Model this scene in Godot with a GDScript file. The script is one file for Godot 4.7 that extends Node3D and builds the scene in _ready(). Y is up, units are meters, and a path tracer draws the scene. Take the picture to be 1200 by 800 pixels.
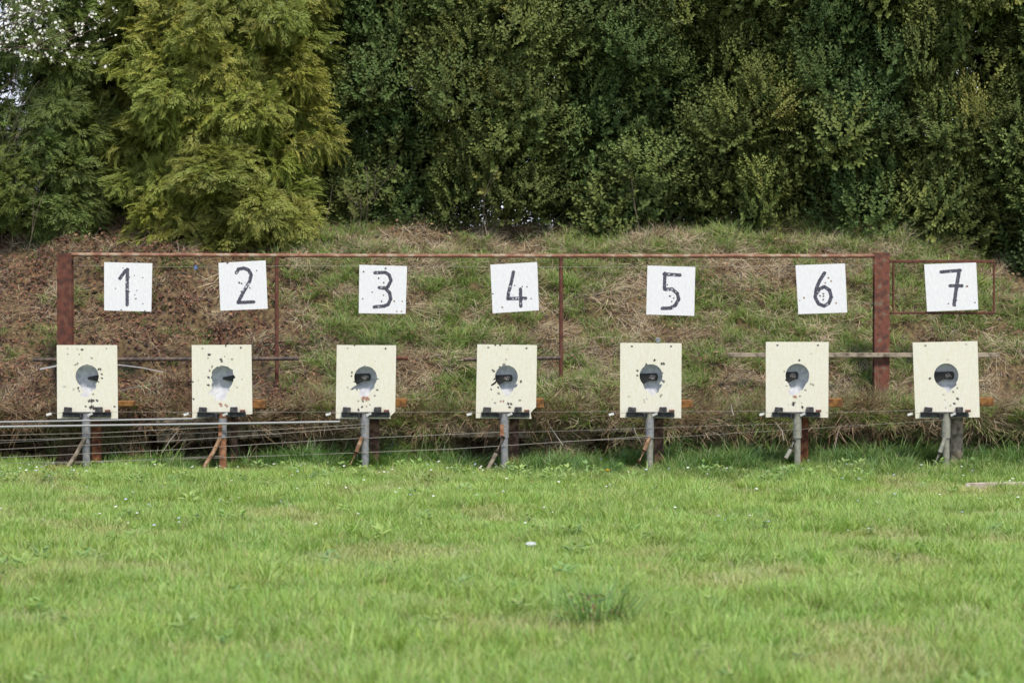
extends Node3D
# A shooting range: seven steel knock-down targets in front of a grassy bank, with numbered boards on a rusty frame and a hedge above.

const D := 22.0        # metres from the lens to the row of targets
const EYE := 1.5
const FOCAL := 3300.0  # in pixels of the 1200 x 800 photograph
const HORIZON := 325.0
var tilt := atan((400.0 - HORIZON) / FOCAL)
var rng := RandomNumberGenerator.new()
var n_big := FastNoiseLite.new()
var n_mid := FastNoiseLite.new()
var n_small := FastNoiseLite.new()
var M := {}
var taken := {}

# ---------------------------------------------------------------- helpers
func at(px: float, py: float, z: float) -> Vector3:   # the point seen at a pixel of the photograph, on the upright plane at z
	var v := Vector3(px - 600.0, 400.0 - py, -FOCAL).rotated(Vector3.RIGHT, -tilt)
	return Vector3(0, EYE, D) + v * ((z - D) / v.z)

func rr(a: float, b: float) -> float:
	return rng.randf_range(a, b)

func numbered(called: String) -> String:
	if not taken.has(called):
		taken[called] = 0
		return called
	taken[called] += 1
	return "%s_%03d" % [called, taken[called]]

func tag(o: Node, label: String, category: String, group := "", kind := "") -> void:
	o.set_meta("label", label)
	o.set_meta("category", category)
	if group != "": o.set_meta("group", group)
	if kind != "": o.set_meta("kind", kind)

func thing(called: String, where: Vector3, label: String, category: String, group := "") -> Node3D:
	var o := Node3D.new()
	o.name = numbered(called)
	add_child(o)
	o.position = where
	tag(o, label, category, group)
	return o

func put(called: String, mesh: Mesh, mat: Material, parent: Node, where := Vector3.ZERO) -> MeshInstance3D:
	var o := MeshInstance3D.new()
	o.name = numbered(called) if parent == self else called
	o.mesh = mesh
	o.material_override = mat
	parent.add_child(o, true)
	o.position = where
	return o

func new_st() -> SurfaceTool:
	var st := SurfaceTool.new()
	st.begin(Mesh.PRIMITIVE_TRIANGLES)
	return st

func tri(st: SurfaceTool, a: Vector3, b: Vector3, c: Vector3, n: Vector3, ua := Vector2.ZERO, ub := Vector2.ZERO, uc := Vector2.ZERO) -> void:
	if (b - a).cross(c - a).dot(n) > 0.0:   # front faces run clockwise
		var t := b; b = c; c = t
		var u := ub; ub = uc; uc = u
	st.set_normal(n); st.set_uv(ua); st.add_vertex(a)
	st.set_normal(n); st.set_uv(ub); st.add_vertex(b)
	st.set_normal(n); st.set_uv(uc); st.add_vertex(c)

func quad(st: SurfaceTool, a: Vector3, b: Vector3, c: Vector3, d: Vector3, n: Vector3) -> void:
	tri(st, a, b, c, n, Vector2(0, 0), Vector2(1, 0), Vector2(1, 1))
	tri(st, a, c, d, n, Vector2(0, 0), Vector2(1, 1), Vector2(0, 1))

# a polygon in the xy plane, given thickness from z = front to z = back; uv0 and uvs map x, y to the texture
func extrude(st: SurfaceTool, poly: PackedVector2Array, front: float, back: float, uvx := Vector2(1, 0), uvy := Vector2(1, 0)) -> void:
	var ids := Geometry2D.triangulate_polygon(poly)
	for i in range(0, ids.size(), 3):
		var p := [poly[ids[i]], poly[ids[i + 1]], poly[ids[i + 2]]]
		var u := []
		for q in p: u.append(Vector2(q.x * uvx.x + uvx.y, q.y * uvy.x + uvy.y))
		tri(st, Vector3(p[0].x, p[0].y, front), Vector3(p[1].x, p[1].y, front), Vector3(p[2].x, p[2].y, front), Vector3.BACK, u[0], u[1], u[2])
		tri(st, Vector3(p[0].x, p[0].y, back), Vector3(p[1].x, p[1].y, back), Vector3(p[2].x, p[2].y, back), Vector3.FORWARD, u[0], u[1], u[2])
	var cw := Geometry2D.is_polygon_clockwise(poly)
	for i in poly.size():
		var a := poly[i]
		var b := poly[(i + 1) % poly.size()]
		if a.distance_to(b) < 1e-6: continue
		var e := (b - a).normalized()
		var n := Vector3(-e.y, e.x, 0)
		if not cw: n = -n
		var ua := Vector2(a.x * uvx.x + uvx.y, a.y * uvy.x + uvy.y)
		var ub := Vector2(b.x * uvx.x + uvx.y, b.y * uvy.x + uvy.y)
		tri(st, Vector3(a.x, a.y, front), Vector3(b.x, b.y, front), Vector3(b.x, b.y, back), n, ua, ub, ub)
		tri(st, Vector3(a.x, a.y, front), Vector3(b.x, b.y, back), Vector3(a.x, a.y, back), n, ua, ub, ua)

func tube(st: SurfaceTool, pts: Array, radii: Array, sides := 8) -> void:
	var rings := []
	for i in pts.size():
		var t: Vector3 = (pts[min(i + 1, pts.size() - 1)] - pts[max(i - 1, 0)]).normalized()
		var u := t.cross(Vector3.UP if absf(t.y) < 0.9 else Vector3.RIGHT).normalized()
		var v := t.cross(u)
		var ring := []
		for k in sides:
			var a := TAU * k / sides
			ring.append(u * cos(a) + v * sin(a))
		rings.append(ring)
	for i in pts.size() - 1:
		for k in sides:
			var k2 := (k + 1) % sides
			var n0: Vector3 = rings[i][k]; var n1: Vector3 = rings[i][k2]; var n2: Vector3 = rings[i + 1][k2]; var n3: Vector3 = rings[i + 1][k]
			var p0: Vector3 = pts[i] + n0 * radii[i]; var p1: Vector3 = pts[i] + n1 * radii[i]
			var p2: Vector3 = pts[i + 1] + n2 * radii[i + 1]; var p3: Vector3 = pts[i + 1] + n3 * radii[i + 1]
			for q in [[p0, n0, p1, n1, p2, n2], [p0, n0, p2, n2, p3, n3]]:
				var flip: bool = (q[2] - q[0]).cross(q[4] - q[0]).dot(n0 + n2) > 0.0
				for j in ([0, 4, 2] if flip else [0, 2, 4]):
					st.set_normal(q[j + 1]); st.set_uv(Vector2(float(k) / sides, i)); st.add_vertex(q[j])
	for e in [0, pts.size() - 1]:
		if radii[e] < 0.002: continue
		var t: Vector3 = (pts[1] - pts[0]) if e == 0 else (pts[-1] - pts[-2])
		var n := -t.normalized() if e == 0 else t.normalized()
		for k in sides:
			tri(st, pts[e], pts[e] + rings[e][k] * radii[e], pts[e] + rings[e][(k + 1) % sides] * radii[e], n)

func tube_mesh(pts: Array, r: float, sides := 8, r2 := -1.0) -> ArrayMesh:
	var st := new_st()
	var radii := []
	for i in pts.size(): radii.append(lerpf(r, r if r2 < 0 else r2, float(i) / (pts.size() - 1)))
	tube(st, pts, radii, sides)
	return st.commit()

# a box with worn, chamfered edges between two corners
func box(a: Vector3, b: Vector3, ch := 0.004) -> ArrayMesh:
	var lo := a.min(b)
	var hi := a.max(b)
	ch = minf(ch, minf(hi.x - lo.x, minf(hi.y - lo.y, hi.z - lo.z)) * 0.3)
	var st := new_st()
	var c := (lo + hi) / 2.0
	var h := (hi - lo) / 2.0
	var corner := func(s: Vector3, axis: int) -> Vector3:
		var p := Vector3(s.x * h.x, s.y * h.y, s.z * h.z)
		for k in 3:
			if k != axis: p[k] -= s[k] * ch
		return c + p
	for axis in 3:
		var u := (axis + 1) % 3
		var v := (axis + 2) % 3
		for sg in [-1.0, 1.0]:
			var n := Vector3.ZERO
			n[axis] = sg
			var q := []
			for uv in [[-1, -1], [1, -1], [1, 1], [-1, 1]]:
				var s := Vector3.ZERO
				s[axis] = sg; s[u] = uv[0]; s[v] = uv[1]
				q.append(corner.call(s, axis))
			quad(st, q[0], q[1], q[2], q[3], n)
		for su in [-1.0, 1.0]:
			for sv in [-1.0, 1.0]:
				var q := []
				for e in [-1.0, 1.0]:
					var s := Vector3.ZERO
					s[axis] = e; s[u] = su; s[v] = sv
					q.append([corner.call(s, u), corner.call(s, v)])
				var n := Vector3.ZERO
				n[u] = su; n[v] = sv
				quad(st, q[0][0], q[1][0], q[1][1], q[0][1], n.normalized())
	for sx in [-1.0, 1.0]:
		for sy in [-1.0, 1.0]:
			for sz in [-1.0, 1.0]:
				var s := Vector3(sx, sy, sz)
				tri(st, corner.call(s, 0), corner.call(s, 1), corner.call(s, 2), s.normalized())
	return st.commit()

# copies given as rows of 16 numbers: a transform and a colour
class Rows:
	var data := PackedFloat32Array()
	var count := 0
	func add(b: Basis, o: Vector3, c: Color) -> void:
		data.append_array([b.x.x, b.y.x, b.z.x, o.x, b.x.y, b.y.y, b.z.y, o.y, b.x.z, b.y.z, b.z.z, o.z, c.r, c.g, c.b, 1.0])
		count += 1

func scatter(called: String, rows: Rows, mesh: Mesh, mat: Material, parent: Node) -> MultiMeshInstance3D:
	var mm := MultiMesh.new()
	mm.transform_format = MultiMesh.TRANSFORM_3D
	mm.use_colors = true
	mm.mesh = mesh
	mm.instance_count = rows.count
	mm.buffer = rows.data
	var o := MultiMeshInstance3D.new()
	o.name = numbered(called) if parent == self else called
	o.multimesh = mm
	o.material_override = mat
	parent.add_child(o, true)
	return o

# a basis whose y axis points along up, turned by spin and scaled
func aim(up: Vector3, spin: float, s: Vector3) -> Basis:
	var y := up.normalized()
	var x := y.cross(Vector3(0.31, 0.12, 0.94)).normalized()
	var z := x.cross(y)
	var b := Basis(x, y, z) * Basis(Vector3.UP, spin)
	return Basis(b.x * s.x, b.y * s.y, b.z * s.z)

# ---------------------------------------------------------------- plant meshes
func face(st: SurfaceTool, a: Vector3, b: Vector3, c: Vector3, col: Color) -> void:
	var n := (c - a).cross(b - a).normalized()
	for q in [a, b, c]:
		st.set_normal(n); st.set_color(col); st.set_uv(Vector2.ZERO); st.add_vertex(q)

func blade(st: SurfaceTool, root: Vector3, dir: float, h: float, w: float, lean: float, droop: float, c: Color, segs := 3, up := Vector3.UP) -> void:
	var out := Vector3(cos(dir), 0, sin(dir))
	var twist := rr(-0.9, 0.9)
	var side := Vector3(-sin(dir + twist), 0, cos(dir + twist))
	var prev_l := Vector3.ZERO; var prev_r := Vector3.ZERO
	for i in segs + 1:
		var t := float(i) / segs
		var p := root + out * (lean * t * h + droop * t * t * h) + up * (t * h - droop * 0.55 * t * t * t * h)
		var half := side * w * 0.5 * (1.0 - pow(t, 1.8) * 0.96)
		var l := p - half
		var r := p + half
		if i > 0:
			face(st, prev_l, r, prev_r, c)
			if i < segs: face(st, prev_l, l, r, c)
		prev_l = l; prev_r = r

# a patch of turf: blades over a disc of the given radius, in tufts
func turf(tufts: int, per: int, radius: float, h: float, w: float, lean: float, droop: float, tones: Array, segs := 3, dead := 0.0, lay := Vector3.ZERO) -> ArrayMesh:
	var st := new_st()
	for i in tufts:
		var a := rr(0, TAU)
		var d := radius * sqrt(rng.randf())
		var c0 := Vector3(cos(a) * d, -0.01, sin(a) * d)
		var tone := hue(tones)
		var th := h * rr(0.65, 1.15)
		var tw := rr(0.01, 0.035)
		for j in per:
			var b := rr(0, TAU)
			var k := rr(0.8, 1.2)
			var col := Color(tone.r * k, tone.g * k, tone.b * k)
			if rng.randf() < dead: col = hue([Color(0.36, 0.30, 0.17), Color(0.30, 0.23, 0.13), Color(0.42, 0.36, 0.22)])
			blade(st, c0 + Vector3(cos(b), 0, sin(b)) * tw * sqrt(rng.randf()), b, th * rr(0.55, 1.1), w * rr(0.7, 1.25), lean * rr(0.1, 1.3), droop * rr(0.1, 1.4), col, segs, (Vector3.UP + lay * rr(0.5, 1.5)).normalized())
	return st.commit()

func leaf(st: SurfaceTool, root: Vector3, dir: Vector3, up: Vector3, l: float, w: float, c: Color) -> void:
	var s := dir.cross(up).normalized()
	var n := s.cross(dir).normalized()
	var m := root + dir * l * 0.5 - n * w * 0.14
	var tip := root + dir * l - n * l * 0.1
	var a := root + dir * l * 0.48 + s * w * 0.5
	var b := root + dir * l * 0.48 - s * w * 0.5
	face(st, root, a, m, c)
	face(st, a, tip, m, c)
	face(st, root, m, b, c)
	face(st, m, tip, b, c)

# a leafy shoot of a small-leaved evergreen
func sprig(st: SurfaceTool, b: Basis, o: Vector3, leaves: int, length: float, ll: float, tone: Color) -> void:
	for i in leaves:
		var t := (i + 0.5) / leaves
		var a := i * 2.4 + rr(-0.4, 0.4)
		var out := Vector3(cos(a), 0, sin(a))
		var root := Vector3(0, t * length, 0) + out * 0.003
		var dir := (out + Vector3.UP * lerpf(0.3, 1.3, t) + Vector3(rr(-0.2, 0.2), rr(-0.2, 0.2), rr(-0.2, 0.2))).normalized()
		var k := rr(0.75, 1.25) * lerpf(0.9, 1.15, t)
		var young := rr(0.0, 0.35) * t
		leaf(st, o + b * root, (b * dir).normalized(), (b * (Vector3.UP - out * 0.5)).normalized(), ll * rr(0.75, 1.15) * lerpf(1.0, 0.75, t), ll * 0.55, Color(tone.r * k * (1.0 + young), tone.g * k * (1.0 + young * 0.6), tone.b * k))
	var e := b.x.normalized() * 0.0022
	face(st, o - b.y * 0.05 - e, o + b.y * length, o - b.y * 0.05 + e, Color(0.09, 0.07, 0.045))

# a clump of shoots over a ball of radius 1 that faces +z; shoots grow outward and up
func clump(shoots: int, scale_: float) -> ArrayMesh:
	var st := new_st()
	for j in shoots:
		var d := Vector3(rng.randfn(), rng.randfn() + 0.25, rng.randfn() + 0.35).normalized()
		var p := d * rr(0.55, 1.08)
		var up := (d * 0.75 + Vector3(rr(-0.3, 0.3), 0.7 + rr(-0.3, 0.3), 0.25 + rr(-0.3, 0.3))).normalized()
		var k := rr(0.75, 1.25)
		sprig(st, aim(up, rr(0, TAU), Vector3.ONE), p, 12, 0.13 / scale_ * rr(0.8, 1.3), 0.036 / scale_, Color(k * rr(0.9, 1.15), k, k * rr(0.85, 1.1)))
	return st.commit()

# a flat, ferny spray of scale leaves along y, in the xy plane of the basis; its tips arch over
func spray(st: SurfaceTool, b: Basis, o: Vector3, s: float, tone: Color) -> void:
	var bend := rr(1.5, 4.5)
	var put_ := func(p: Vector3) -> Vector3:
		return o + b * ((p + Vector3(0, 0, -bend * (p.x * p.x + p.y * p.y))) * s)
	var strip := func(p: Vector3, q: Vector3, w: float, c: Color) -> void:
		var e := (q - p).cross(Vector3(rr(-0.5, 0.5), rr(-0.5, 0.5), 1)).normalized() * w
		var m := p.lerp(q, 0.6)
		face(st, put_.call(p), put_.call(m + e), put_.call(q), c)
		face(st, put_.call(p), put_.call(q), put_.call(m - e), c)
	var length := 0.17
	strip.call(Vector3(0, -0.05, 0), Vector3(0, length, 0), 0.003, tone)
	for i in 6:
		var t := (i + 0.5) / 6.2
		for sg in [-1.0, 1.0]:
			var root := Vector3(0, t * length, 0)
			var l := 0.095 * (1.0 - t * 0.6) * rr(0.6, 1.2)
			var d := Vector3(sg * rr(0.5, 0.9), rr(0.55, 0.9), rr(-0.45, 0.25)).normalized()
			var k := rr(0.75, 1.25)
			var c := Color(tone.r * k, tone.g * k, tone.b * k)
			strip.call(root, root + d * l, 0.0032, c)
			for j in 3:
				var u := (j + 0.8) / 3.2
				for s2 in [-1.0, 1.0]:
					var r2: Vector3 = root + d * l * u
					var y := 1.0 + 0.25 * u
					strip.call(r2, r2 + d.rotated(Vector3.BACK, s2 * rr(0.5, 0.8)) * l * 0.42 * (1.25 - u) + Vector3(0, 0, rr(-0.008, 0.004)), 0.0030, Color(c.r * y * 1.05, c.g * y, c.b))

func spray_clump(n: int, scale_: float) -> ArrayMesh:
	var st := new_st()
	for j in n:
		var d := Vector3(rng.randfn(), rng.randfn() + 0.2, rng.randfn() + 0.4).normalized()
		var p := d * rr(0.5, 1.05)
		p.y -= 0.35 * Vector2(d.x, d.z).length()
		var up := (d * 0.8 + Vector3(rr(-0.6, 0.6), rr(-0.8, 0.35), 0.35 + rr(-0.5, 0.5))).normalized()
		var k := rr(0.75, 1.25)
		# the flat side of a spray turns up and outward
		var x := up.cross(Vector3(rr(-0.7, 0.7), rr(0.1, 1.0), rr(0.2, 1.0))).normalized()
		var b := Basis(x, up, x.cross(up))
		spray(st, b, p, rr(0.4, 0.75) / scale_, Color(k * rr(0.9, 1.15), k, k * rr(0.85, 1.1)))
	return st.commit()

# ---------------------------------------------------------------- textures
func ramp_texture(freq: float, octaves: int, seed_: int, stops: Array, size := 256, contrast := 1.0) -> ImageTexture:
	var n := FastNoiseLite.new()
	n.seed = seed_
	n.noise_type = FastNoiseLite.TYPE_SIMPLEX_SMOOTH
	n.frequency = freq
	n.fractal_octaves = octaves
	var im := n.get_seamless_image(size, size)
	var out := Image.create(size, size, true, Image.FORMAT_RGB8)
	var g := Gradient.new()
	g.offsets = PackedFloat32Array()
	var offs := PackedFloat32Array()
	var cols := PackedColorArray()
	for s in stops:
		offs.append(s[0]); cols.append(s[1])
	g.offsets = offs
	g.colors = cols
	for y in size:
		for x in size:
			var v := (im.get_pixel(x, y).r - 0.5) * contrast + 0.5
			out.set_pixel(x, y, g.sample(clampf(v, 0, 1)))
	out.generate_mipmaps()
	return ImageTexture.create_from_image(out)

func tri_mat(tex: Texture2D, scale_: float, rough: float, height := 0.0, metal := 0.0) -> StandardMaterial3D:
	var m := StandardMaterial3D.new()
	m.albedo_texture = tex
	m.roughness = rough
	m.metallic = metal
	m.uv1_triplanar = true
	m.uv1_world_triplanar = true
	m.uv1_scale = Vector3.ONE * scale_
	if height != 0.0:
		m.heightmap_enabled = true
		m.heightmap_texture = tex
		m.heightmap_scale = height
	return m

func leaf_mat(rough: float, through: Color) -> StandardMaterial3D:
	var m := StandardMaterial3D.new()
	m.vertex_color_use_as_albedo = true
	m.roughness = rough
	m.cull_mode = BaseMaterial3D.CULL_DISABLED
	m.backlight_enabled = true
	m.backlight = through
	return m

func plain(c: Color, rough: float) -> StandardMaterial3D:
	var m := StandardMaterial3D.new()
	m.albedo_color = c
	m.roughness = rough
	return m

func h2(x: int, y: int) -> float:
	var v := sin(x * 12.9898 + y * 78.233) * 43758.5453
	return v - floorf(v)

func spot(im: Image, x: float, y: float, r: float, c: Color, rough := 0.35, sd := 1) -> void:
	for iy in range(maxi(0, int(y - r * 1.6)), mini(im.get_height(), int(y + r * 1.6) + 2)):
		for ix in range(maxi(0, int(x - r * 1.6)), mini(im.get_width(), int(x + r * 1.6) + 2)):
			var d := Vector2(ix - x, iy - y)
			var a := d.angle()
			var rad := r * (1.0 + rough * (sin(a * 2.0 + sd) * 0.3 + sin(a * 4.0 + sd * 2.3) * 0.25 + sin(a * 7.0 + sd * 1.7) * 0.3))
			var k := clampf((rad - d.length()) / 1.2 + 0.5, 0, 1)
			if k > 0: im.set_pixel(ix, iy, im.get_pixel(ix, iy).lerp(c, k * c.a))

func make_materials() -> void:
	M.soil = tri_mat(ramp_texture(0.035, 5, 11, [[0.15, Color(0.19, 0.15, 0.10)], [0.42, Color(0.29, 0.23, 0.155)], [0.58, Color(0.36, 0.29, 0.19)], [0.8, Color(0.43, 0.37, 0.25)]], 512, 1.3), 0.9, 0.95, 2.2)
	M.lawn = tri_mat(ramp_texture(0.03, 5, 12, [[0.2, Color(0.34, 0.38, 0.18)], [0.5, Color(0.42, 0.49, 0.22)], [0.75, Color(0.49, 0.50, 0.29)]], 512, 1.3), 0.7, 0.95, 1.5)
	M.rust = tri_mat(ramp_texture(0.03, 5, 13, [[0.2, Color(0.27, 0.16, 0.13)], [0.45, Color(0.335, 0.185, 0.145)], [0.65, Color(0.38, 0.205, 0.155)], [0.85, Color(0.37, 0.26, 0.20)]], 256, 1.3), 1.6, 0.85, 0.12)
	M.rust_paint = tri_mat(ramp_texture(0.022, 5, 14, [[0.2, Color(0.30, 0.19, 0.16)], [0.5, Color(0.42, 0.24, 0.18)], [0.66, Color(0.43, 0.24, 0.19)], [0.78, Color(0.40, 0.30, 0.24)], [0.92, Color(0.43, 0.39, 0.33)]], 256, 1.15), 2.3, 0.8, 0.1)
	M.rail = tri_mat(ramp_texture(0.025, 5, 15, [[0.2, Color(0.42, 0.26, 0.20)], [0.5, Color(0.51, 0.36, 0.28)], [0.72, Color(0.55, 0.42, 0.34)], [0.85, Color(0.62, 0.57, 0.50)]], 256, 1.4), 0.9, 0.75, 0.06)
	M.steel = tri_mat(ramp_texture(0.03, 4, 16, [[0.2, Color(0.44, 0.45, 0.47)], [0.5, Color(0.50, 0.51, 0.53)], [0.75, Color(0.54, 0.54, 0.55)], [0.9, Color(0.48, 0.43, 0.39)]], 256, 1.2), 2.8, 0.6, 0.05)
	M.steel_pale = tri_mat(ramp_texture(0.03, 4, 17, [[0.2, Color(0.46, 0.47, 0.43)], [0.5, Color(0.53, 0.53, 0.49)], [0.8, Color(0.58, 0.57, 0.52)]], 256, 1.2), 2.8, 0.65, 0.05)
	M.dark_steel = tri_mat(ramp_texture(0.03, 4, 18, [[0.2, Color(0.13, 0.13, 0.15)], [0.6, Color(0.21, 0.21, 0.23)], [0.85, Color(0.30, 0.29, 0.28)]], 256, 1.5), 3.0, 0.6, 0.05)
	M.bar = tri_mat(ramp_texture(0.03, 4, 19, [[0.2, Color(0.22, 0.19, 0.18)], [0.6, Color(0.33, 0.28, 0.26)], [0.85, Color(0.42, 0.34, 0.29)]], 256, 1.5), 2.5, 0.75, 0.05)
	M.timber = tri_mat(ramp_texture(0.03, 5, 20, [[0.2, Color(0.22, 0.15, 0.12)], [0.5, Color(0.34, 0.23, 0.18)], [0.8, Color(0.43, 0.33, 0.27)]], 256, 1.6), 1.6, 0.9, 0.25)
	M.timber_red = tri_mat(ramp_texture(0.03, 5, 21, [[0.2, Color(0.30, 0.16, 0.10)], [0.5, Color(0.44, 0.24, 0.15)], [0.8, Color(0.52, 0.34, 0.22)]], 256, 1.6), 1.6, 0.9, 0.25)
	M.grey_wood = tri_mat(ramp_texture(0.03, 5, 22, [[0.2, Color(0.36, 0.32, 0.28)], [0.5, Color(0.50, 0.46, 0.40)], [0.8, Color(0.60, 0.55, 0.49)]], 256, 1.6), 1.6, 0.9, 0.25)
	M.dark_wood = tri_mat(ramp_texture(0.03, 5, 23, [[0.2, Color(0.20, 0.18, 0.15)], [0.5, Color(0.32, 0.29, 0.25)], [0.8, Color(0.44, 0.41, 0.35)]], 256, 1.6), 1.4, 0.95, 0.4)
	M.tan_wood = tri_mat(ramp_texture(0.03, 5, 24, [[0.2, Color(0.44, 0.33, 0.25)], [0.5, Color(0.60, 0.47, 0.36)], [0.8, Color(0.68, 0.58, 0.47)]], 256, 1.6), 2.0, 0.9, 0.15)
	M.orange_wood = tri_mat(ramp_texture(0.03, 5, 25, [[0.2, Color(0.38, 0.25, 0.13)], [0.5, Color(0.48, 0.32, 0.15)], [0.8, Color(0.53, 0.38, 0.20)]], 256, 1.6), 2.0, 0.85, 0.15)
	M.orange_rust = tri_mat(ramp_texture(0.03, 5, 26, [[0.2, Color(0.46, 0.30, 0.21)], [0.5, Color(0.56, 0.38, 0.27)], [0.8, Color(0.60, 0.45, 0.35)]], 256, 1.6), 2.2, 0.85, 0.12)
	M.bark = tri_mat(ramp_texture(0.04, 5, 27, [[0.2, Color(0.19, 0.15, 0.12)], [0.5, Color(0.32, 0.26, 0.21)], [0.8, Color(0.45, 0.39, 0.33)]], 256, 1.6), 1.4, 0.95, 0.6)
	M.panel = tri_mat(ramp_texture(0.03, 4, 28, [[0.2, Color(0.74, 0.75, 0.79)], [0.5, Color(0.79, 0.80, 0.83)], [0.8, Color(0.83, 0.84, 0.86)]], 256, 1.5), 2.4, 0.6)
	M.concrete = tri_mat(ramp_texture(0.04, 5, 29, [[0.2, Color(0.55, 0.50, 0.46)], [0.5, Color(0.68, 0.62, 0.57)], [0.8, Color(0.76, 0.71, 0.66)]], 256, 1.5), 1.4, 0.9, 0.2)
	M.paddle = plain(Color(0.10, 0.10, 0.11), 0.5)
	M.worn = tri_mat(ramp_texture(0.08, 4, 30, [[0.25, Color(0.22, 0.20, 0.20)], [0.5, Color(0.42, 0.40, 0.40)], [0.75, Color(0.60, 0.56, 0.55)]], 256, 1.7), 4.0, 0.55)
	M.cable = plain(Color(0.58, 0.58, 0.59), 0.55)
	M.cord = plain(Color(0.54, 0.52, 0.49), 0.7)
	M.white_tag = plain(Color(0.86, 0.86, 0.86), 0.6)
	M.blue = plain(Color(0.34, 0.42, 0.62), 0.6)
	M.twig = plain(Color(0.40, 0.36, 0.31), 0.9)
	M.twig_dark = plain(Color(0.30, 0.25, 0.21), 0.9)
	M.bolt = plain(Color(0.40, 0.25, 0.19), 0.8)
	M.grass = leaf_mat(0.5, Color(0.75, 0.8, 0.45))
	M.straw = leaf_mat(0.75, Color(0.35, 0.32, 0.25))
	M.litter = leaf_mat(0.85, Color(0.2, 0.16, 0.1))
	M.evergreen = leaf_mat(0.6, Color(0.30, 0.34, 0.13))
	M.evergreen.metallic_specular = 0.3
	M.conifer = leaf_mat(0.6, Color(0.4, 0.42, 0.15))
	M.petal = leaf_mat(0.7, Color(0.6, 0.6, 0.6))

# ---------------------------------------------------------------- the ground
func lawn_y(x: float, z: float) -> float:
	return 0.035 * n_big.get_noise_2d(x * 0.6, z * 0.6) + 0.012 * n_mid.get_noise_2d(x, z)

const PROFILE := [[-0.22, -0.06], [-0.47, 0.03], [-0.56, 0.20], [-0.43, 0.37], [-0.62, 0.52], [-1.2, 0.92], [-1.8, 1.36], [-2.35, 1.71], [-2.9, 1.90], [-4.0, 1.98], [-9.0, 2.0]]

func hollow(px: float) -> float:   # how far the foot of the bank is dug out, along the photograph's columns
	var v := 0.0
	for h in [[-40, 62, 0.7], [165, 335, 1.0], [385, 400, 0.5], [525, 625, 0.9], [680, 745, 0.9], [1010, 1060, 0.5], [1125, 1200, 0.6]]:
		v = maxf(v, h[2] * smoothstep(0.0, 14.0, minf(px - h[0], h[1] - px)))
	return v

func bank_point(x: float, s: float) -> Vector3:
	var i := clampi(int(s), 0, PROFILE.size() - 2)
	var f := s - i
	var p0 := Vector2(PROFILE[maxi(i - 1, 0)][0], PROFILE[maxi(i - 1, 0)][1])
	var p1 := Vector2(PROFILE[i][0], PROFILE[i][1])
	var p2 := Vector2(PROFILE[i + 1][0], PROFILE[i + 1][1])
	var p3 := Vector2(PROFILE[mini(i + 2, PROFILE.size() - 1)][0], PROFILE[mini(i + 2, PROFILE.size() - 1)][1])
	var p := p1.cubic_interpolate(p2, p0, p3, f)
	var fade := smoothstep(0.0, 1.2, s)
	var px := 600.0 + x * FOCAL / (D - p.x)
	var d := fade * (0.13 * n_big.get_noise_2d(x * 1.3, s * 1.5 + 30.0) + 0.085 * n_mid.get_noise_2d(x * 1.3, s * 1.6) + 0.035 * n_small.get_noise_2d(x, s * 1.2))
	var dz := d * 0.75 - 0.32 * hollow(px) * exp(-pow((s - 1.55) / 0.75, 2.0))
	var dy := d * 0.7
	if px > 1050: dy -= 0.16 * smoothstep(1050.0, 1250.0, px) * smoothstep(4.0, 6.5, s)
	if px < 130: dy -= 0.1 * smoothstep(130.0, -60.0, px) * smoothstep(4.0, 6.5, s)
	return Vector3(x, p.y + dy, p.x + dz)

func bank_normal(x: float, s: float) -> Vector3:
	var a := bank_point(x + 0.04, s) - bank_point(x - 0.04, s)
	var b := bank_point(x, s + 0.08) - bank_point(x, s - 0.08)
	return a.cross(b).normalized()

func grid(xs: PackedFloat32Array, ts: PackedFloat32Array, f: Callable) -> ArrayMesh:
	var v := PackedVector3Array()
	var nrm := PackedVector3Array()
	var idx := PackedInt32Array()
	var w := xs.size()
	for t in ts:
		for x in xs: v.append(f.call(x, t))
	nrm.resize(v.size())
	for j in ts.size() - 1:
		for i in w - 1:
			var a := j * w + i
			for q in [[a, a + 1, a + w], [a + 1, a + w + 1, a + w]]:
				var n := (v[q[1]] - v[q[0]]).cross(v[q[2]] - v[q[0]])
				var up := n.y + n.z * 0.6 > 0
				idx.append_array([q[0], q[2], q[1]] if up else q)
				for k in q: nrm[k] += n if up else -n
	for k in nrm.size(): nrm[k] = nrm[k].normalized()
	var arr := []
	arr.resize(Mesh.ARRAY_MAX)
	arr[Mesh.ARRAY_VERTEX] = v
	arr[Mesh.ARRAY_NORMAL] = nrm
	arr[Mesh.ARRAY_INDEX] = idx
	var m := ArrayMesh.new()
	m.add_surface_from_arrays(Mesh.PRIMITIVE_TRIANGLES, arr)
	return m

func spread_steps(fine: float, step: float, far: Array) -> PackedFloat32Array:
	var out := PackedFloat32Array()
	for k in range(far.size() - 1, -1, -1): out.append(-far[k])
	var n := int(fine * 2.0 / step)
	for i in n + 1: out.append(-fine + i * step)
	for k in far: out.append(k)
	return out

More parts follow.
